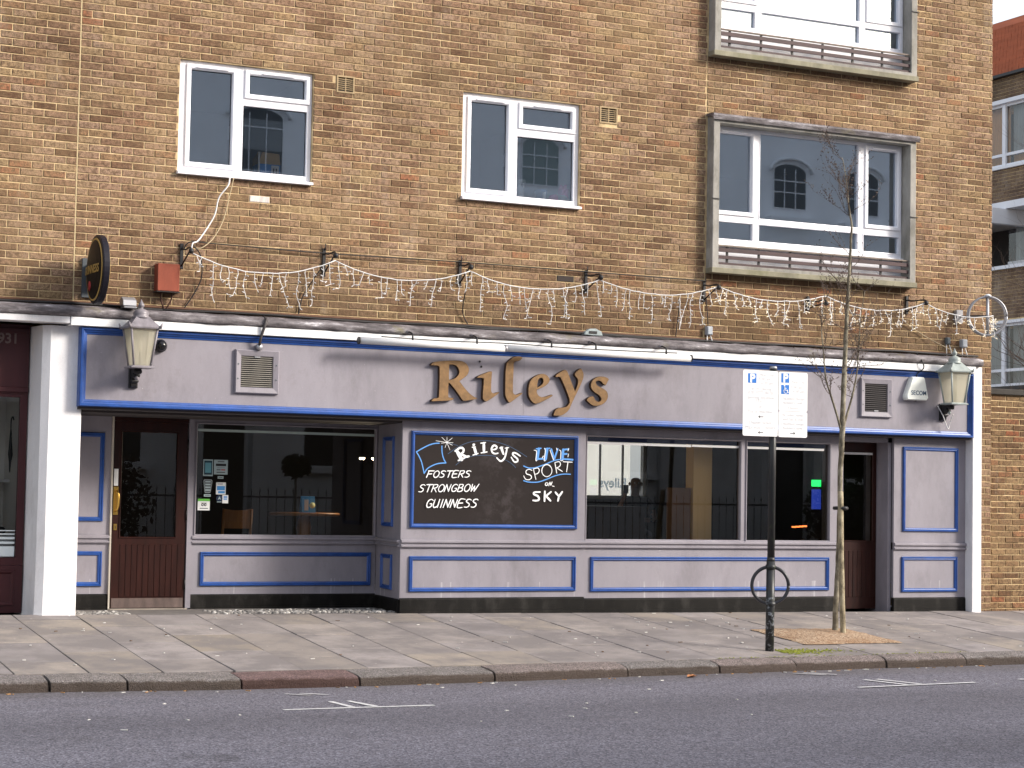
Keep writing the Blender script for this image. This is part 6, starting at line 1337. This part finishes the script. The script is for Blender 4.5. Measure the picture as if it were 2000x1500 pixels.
for cx in WXS:
    zb, ww = (8.1, 1.2) if abs(cx-14.4) < .1 else (8.80, 1.0)
    w = MB().prism(oarch(cx, zb, 9.72, ww, .24), 'y', OY+.002, OY+.012).build('arched_window', SASHC if abs(cx-21.6) < .1 else SASHG, t)
    if abs(cx-14.4) < .1: B(cx-.58, cx+.58, OY+.0125, OY+.016, 9.0, 9.7, 'pale_sheet', SASHP, w)
    m = MB(); o1 = oarch(cx, zb, 9.72, ww+.3, .36)[2:]; P_ = [(x, OY+.09, z+.02) for x, z in o1]; m.tube(P_, .05, 6); m.build('hood_mould', STUCCO, w)
    m = MB()
    for k in (-.5, -.17, .17, .5): m.box(cx+k*ww-.009, cx+k*ww+.009, OY+.013, OY+.035, zb, 9.74+.1)
    for z in (zb, zb+.42, 9.52): m.box(cx-ww/2, cx+ww/2, OY+.0135, OY+.03, z-.012, z+.012)
    m.build('glazing_bars', STUCCO, w); B(cx-.75, cx+.75, OY, OY+.3, zb-.38, zb-.26, 'stone_sill', STUCCO, w); 
    B(cx-.62, cx+.62, OY+.002, OY+.01, 5.2, 7.2, 'sash_window', SASHG, t); B(cx-.8, cx+.8, OY, OY+.3, 5.05, 5.16, 'stone_sill', STUCCO, t)
    B(cx+2.0, cx+3.1, OY+.002, OY+.012, 1.9, 4.0, 'ground_window', SASHG, t); B(cx+1.8, cx+3.3, OY, OY+.25, 1.72, 1.86, 'stone_sill', STUCCO, t)
    B(cx-.5, cx+.5, OY+.002, OY+.012, .2, 3.1, 'dark_door', SASHG, t); B(cx-1.0, cx-.6, OY, OY+.35, -.1, 4.2, 'pilaster', STUCCO, t); B(cx+.6, cx+1.0, OY, OY+.35, -.1, 4.2, 'pilaster', STUCCO, t)
for xx in (17.6, 25.0): MB().tube([(xx, OY+.08, -.1), (xx, OY+.08, 12)], .05, 6).build('drainpipe', STUCCO, t)
t = thing('iron_railings', 'black spiked iron railings mirrored in the shop windows', 'railings', (24, -21.2, -.1)); y = -21.2
MB().box(4, 44, y-.015, y+.015, 1.12, 1.16).build('top_rail', BLACK, t); MB().box(4, 44, y-.015, y+.015, .1, .14).build('bottom_rail', BLACK, t)
bar = MB().tube([(0, 0, -.62), (0, 0, .62), (0, 0, .66), (0, 0, .76)], [.008, .008, .016, .002], 5).mesh('bar', BLACK, (0, 0, 0))
for k in range(200): link(bpy.data.objects.new('bar', bar), t, (4.1+.2*k, y, .60))
def bush(name, c, r, n, label, cat, mt, seed, stem=None):
    rr = random.Random(seed); t = thing(name, label, cat, (c[0], c[1], -.1)); m = MB()
    for _ in range(n):
        d = Vector((rr.gauss(0, 1), rr.gauss(0, 1), rr.gauss(0, 1))).normalized()*rr.uniform(.55, 1.05); p = Vector(c)+Vector((d.x*r[0], d.y*r[1], d.z*r[2])); a = Vector((rr.gauss(0, 1), rr.gauss(0, 1), rr.gauss(0, 1))).normalized(); b = a.orthogonal().normalized(); s = rr.uniform(.05, .12)
        m.add([p-a*s, p+b*s*.5, p+a*s, p-b*s*.5], [(0, 1, 2, 3)])
    m.build('foliage', mt, t)
    if stem: MB().tube([(c[0], c[1], -.1), (c[0], c[1], c[2])], stem, 6).build('stem', BARK, t)
bush('clipped_hedge', (19.4, -21.8, .7), (2.6, .4, .75), 3200, 'dark hedge behind the railings mirrored in the left shop window', 'hedge', HEDGE, 3)
bush('ball_tree', (15.37, -20.7, 1.84), (.33, .30, .25), 420, 'small ball topped tree mirrored in the left shop window', 'tree', HEDGE, 4, .03)
bush('garden_shrub', (11.0, -21.8, 1.0), (1.4, .5, 1.2), 1500, 'loose leafless shrub mirrored in the left door glass', 'shrub', TWIG, 6)
bush('garden_shrub', (30.0, -21.8, .9), (1.5, .5, 1.0), 1500, 'dark shrub by the railings mirrored in the right door glass', 'shrub', HEDGE, 8)

# the man sitting at the back of the bar, seen through the right window: one skinned body, arm raised
def person(loc, face):
    V = {'pel': (0, 0, .95, .135), 'wst': (0, 0, 1.1, .13), 'chs': (0, -.01, 1.3, .155), 'nck': (0, 0, 1.48, .06), 'hd0': (0, -.02, 1.57, .075), 'hd1': (0, -.02, 1.68, .088), 'hd2': (0, -.01, 1.735, .06)}
    E = [('pel', 'wst'), ('wst', 'chs'), ('chs', 'nck'), ('nck', 'hd0'), ('hd0', 'hd1'), ('hd1', 'hd2')]
    for s, n in ((1, 'l'), (-1, 'r')):
        V.update({n+'hip': (.095*s, 0, .9, .095), n+'kne': (.11*s, -.01, .5, .06), n+'ank': (.12*s, .02, .09, .042), n+'toe': (.135*s, -.14, .04, .035), n+'sho': (.19*s, 0, 1.42, .065)})
        E += [('pel', n+'hip'), (n+'hip', n+'kne'), (n+'kne', n+'ank'), (n+'ank', n+'toe'), ('chs', n+'sho')]
    V.update({'relb': (-.30, -.10, 1.20, .042), 'rwri': (-.20, -.24, 1.44, .03), 'rpal': (-.185, -.26, 1.52, .034), 'lelb': (.28, -.06, 1.14, .042), 'lwri': (.02, -.20, 1.12, .03), 'lpal': (-.06, -.20, 1.12, .034)})
    E += [('rsho', 'relb'), ('relb', 'rwri'), ('rwri', 'rpal'), ('lsho', 'lelb'), ('lelb', 'lwri'), ('lwri', 'lpal')]
    for k in range(4):
        V['rf%d' % k] = (-.205+.014*k, -.275, 1.585-.006*abs(k-1.5), .0095); E.append(('rpal', 'rf%d' % k)); V['lf%d' % k] = (-.13+.006*abs(k-1.5), -.205, 1.14-.014*k, .0095); E.append(('lpal', 'lf%d' % k))
    V['rth'] = (-.15, -.265, 1.55, .011); E.append(('rpal', 'rth')); V['lth'] = (-.075, -.2, 1.165, .011); E.append(('lpal', 'lth'))
    for k_, v_ in list(V.items()):                           # sit the upper body down and bend the legs
        V[k_] = (v_[0], v_[1], v_[2]-.43, v_[3])
    for s, n in ((1, 'l'), (-1, 'r')): V.update({n+'kne': (.13*s, -.42, .50, .062), n+'ank': (.13*s, -.40, .09, .042), n+'toe': (.14*s, -.55, .04, .035), n+'hip': (.10*s, -.05, .50, .09)})
    ks = list(V); me = bpy.data.meshes.new('body'); me.from_pydata([V[k][:3] for k in ks], [(ks.index(a), ks.index(b)) for a, b in E], [])
    o = bpy.data.objects.new('body', me); C.objects.link(o); md = o.modifiers.new('s', 'SKIN'); o.modifiers.new('u', 'SUBSURF').levels = 1
    for i, k in enumerate(ks): r = V[k][3]; me.skin_vertices[0].data[i].radius = (r*1.25 if k in ('chs', 'wst', 'pel') else r, r*.8 if k in ('chs', 'wst', 'pel') else r); me.skin_vertices[0].data[i].use_root = (k == 'pel')
    dg = bpy.context.evaluated_depsgraph_get(); dg.update(); me2 = bpy.data.meshes.new_from_object(o.evaluated_get(dg)); bpy.data.objects.remove(o)
    for m_ in (SKIN, TSHIRT, TROUS, BLACK, HAIR): me2.materials.append(m_)
    for p in me2.polygons:
        x, y, z = p.center; p.use_smooth = True
        p.material_index = 3 if z < .1 else 2 if z < .60 else 4 if (z > 1.21 and (y > .0 or z > 1.315)) else 0 if (z > 1.04 or y < -.13 or (abs(x) > .235 and z < .85)) else 1
    t = thing('person', 'person in a navy t-shirt sitting inside the bar with one arm raised', 'person', loc)
    R = Matrix.Rotation(face, 4, 'Z'); me2.transform(R); me2.name = 'body'; link(bpy.data.objects.new('body', me2), t, loc)
    def put(mb, nm, mt): mb.v = [tuple(R @ Vector(v)+Vector(loc)) for v in mb.v]; mb.build(nm, mt, t)
    put(MB().box(-.22, -.15, -.30, -.288, 1.07, 1.19), 'phone', mat('dark_phone', (.03, .03, .035), .3))
    for s in (-1, 1): put(MB().lathe([(.002, -.012), (.011, 0), (.002, .012)], (.03*s, -.104, 1.225), 8), 'eye', PAPER); put(MB().lathe([(.006, -.03), (.02, 0), (.006, .03)], (.088*s, -.01, 1.21), 8), 'ear', SKIN)
    put(MB().lathe([(.004, -.02), (.015, -.012), (.008, .02), (.002, .03)], (0, -.112, 1.20), 8), 'nose', SKIN); put(MB().box(-.022, .022, -.104, -.098, 1.155, 1.162), 'mouth', mat('lips', (.25, .09, .07), .6))
person((14.14, 5.2, .26), -.35)
t = thing('bar_stool', 'plain wooden stool under the person sitting in the bar', 'stool', (14.14, 5.22, .26))
MB().lathe([(.17, 0), (.19, .015), (.19, .03), (.17, .04)], (14.14, 5.22, .26+.37), 16).build('seat', WARMW, t)
for a in range(4): MB().tube([(14.14+.15*math.cos(a*PI/2+.8), 5.22+.15*math.sin(a*PI/2+.8), .26), (14.14+.11*math.cos(a*PI/2+.8), 5.22+.11*math.sin(a*PI/2+.8), .64)], .016, 6).build('leg', WARMW, t)
B(13.2, 16.2, 9.0, 9.2, -.2, 3.4, 'yard_wall', STUCCO, None)
tag(bpy.data.objects['yard_wall'], 'pale yard wall glimpsed through the back window of the bar', 'wall')
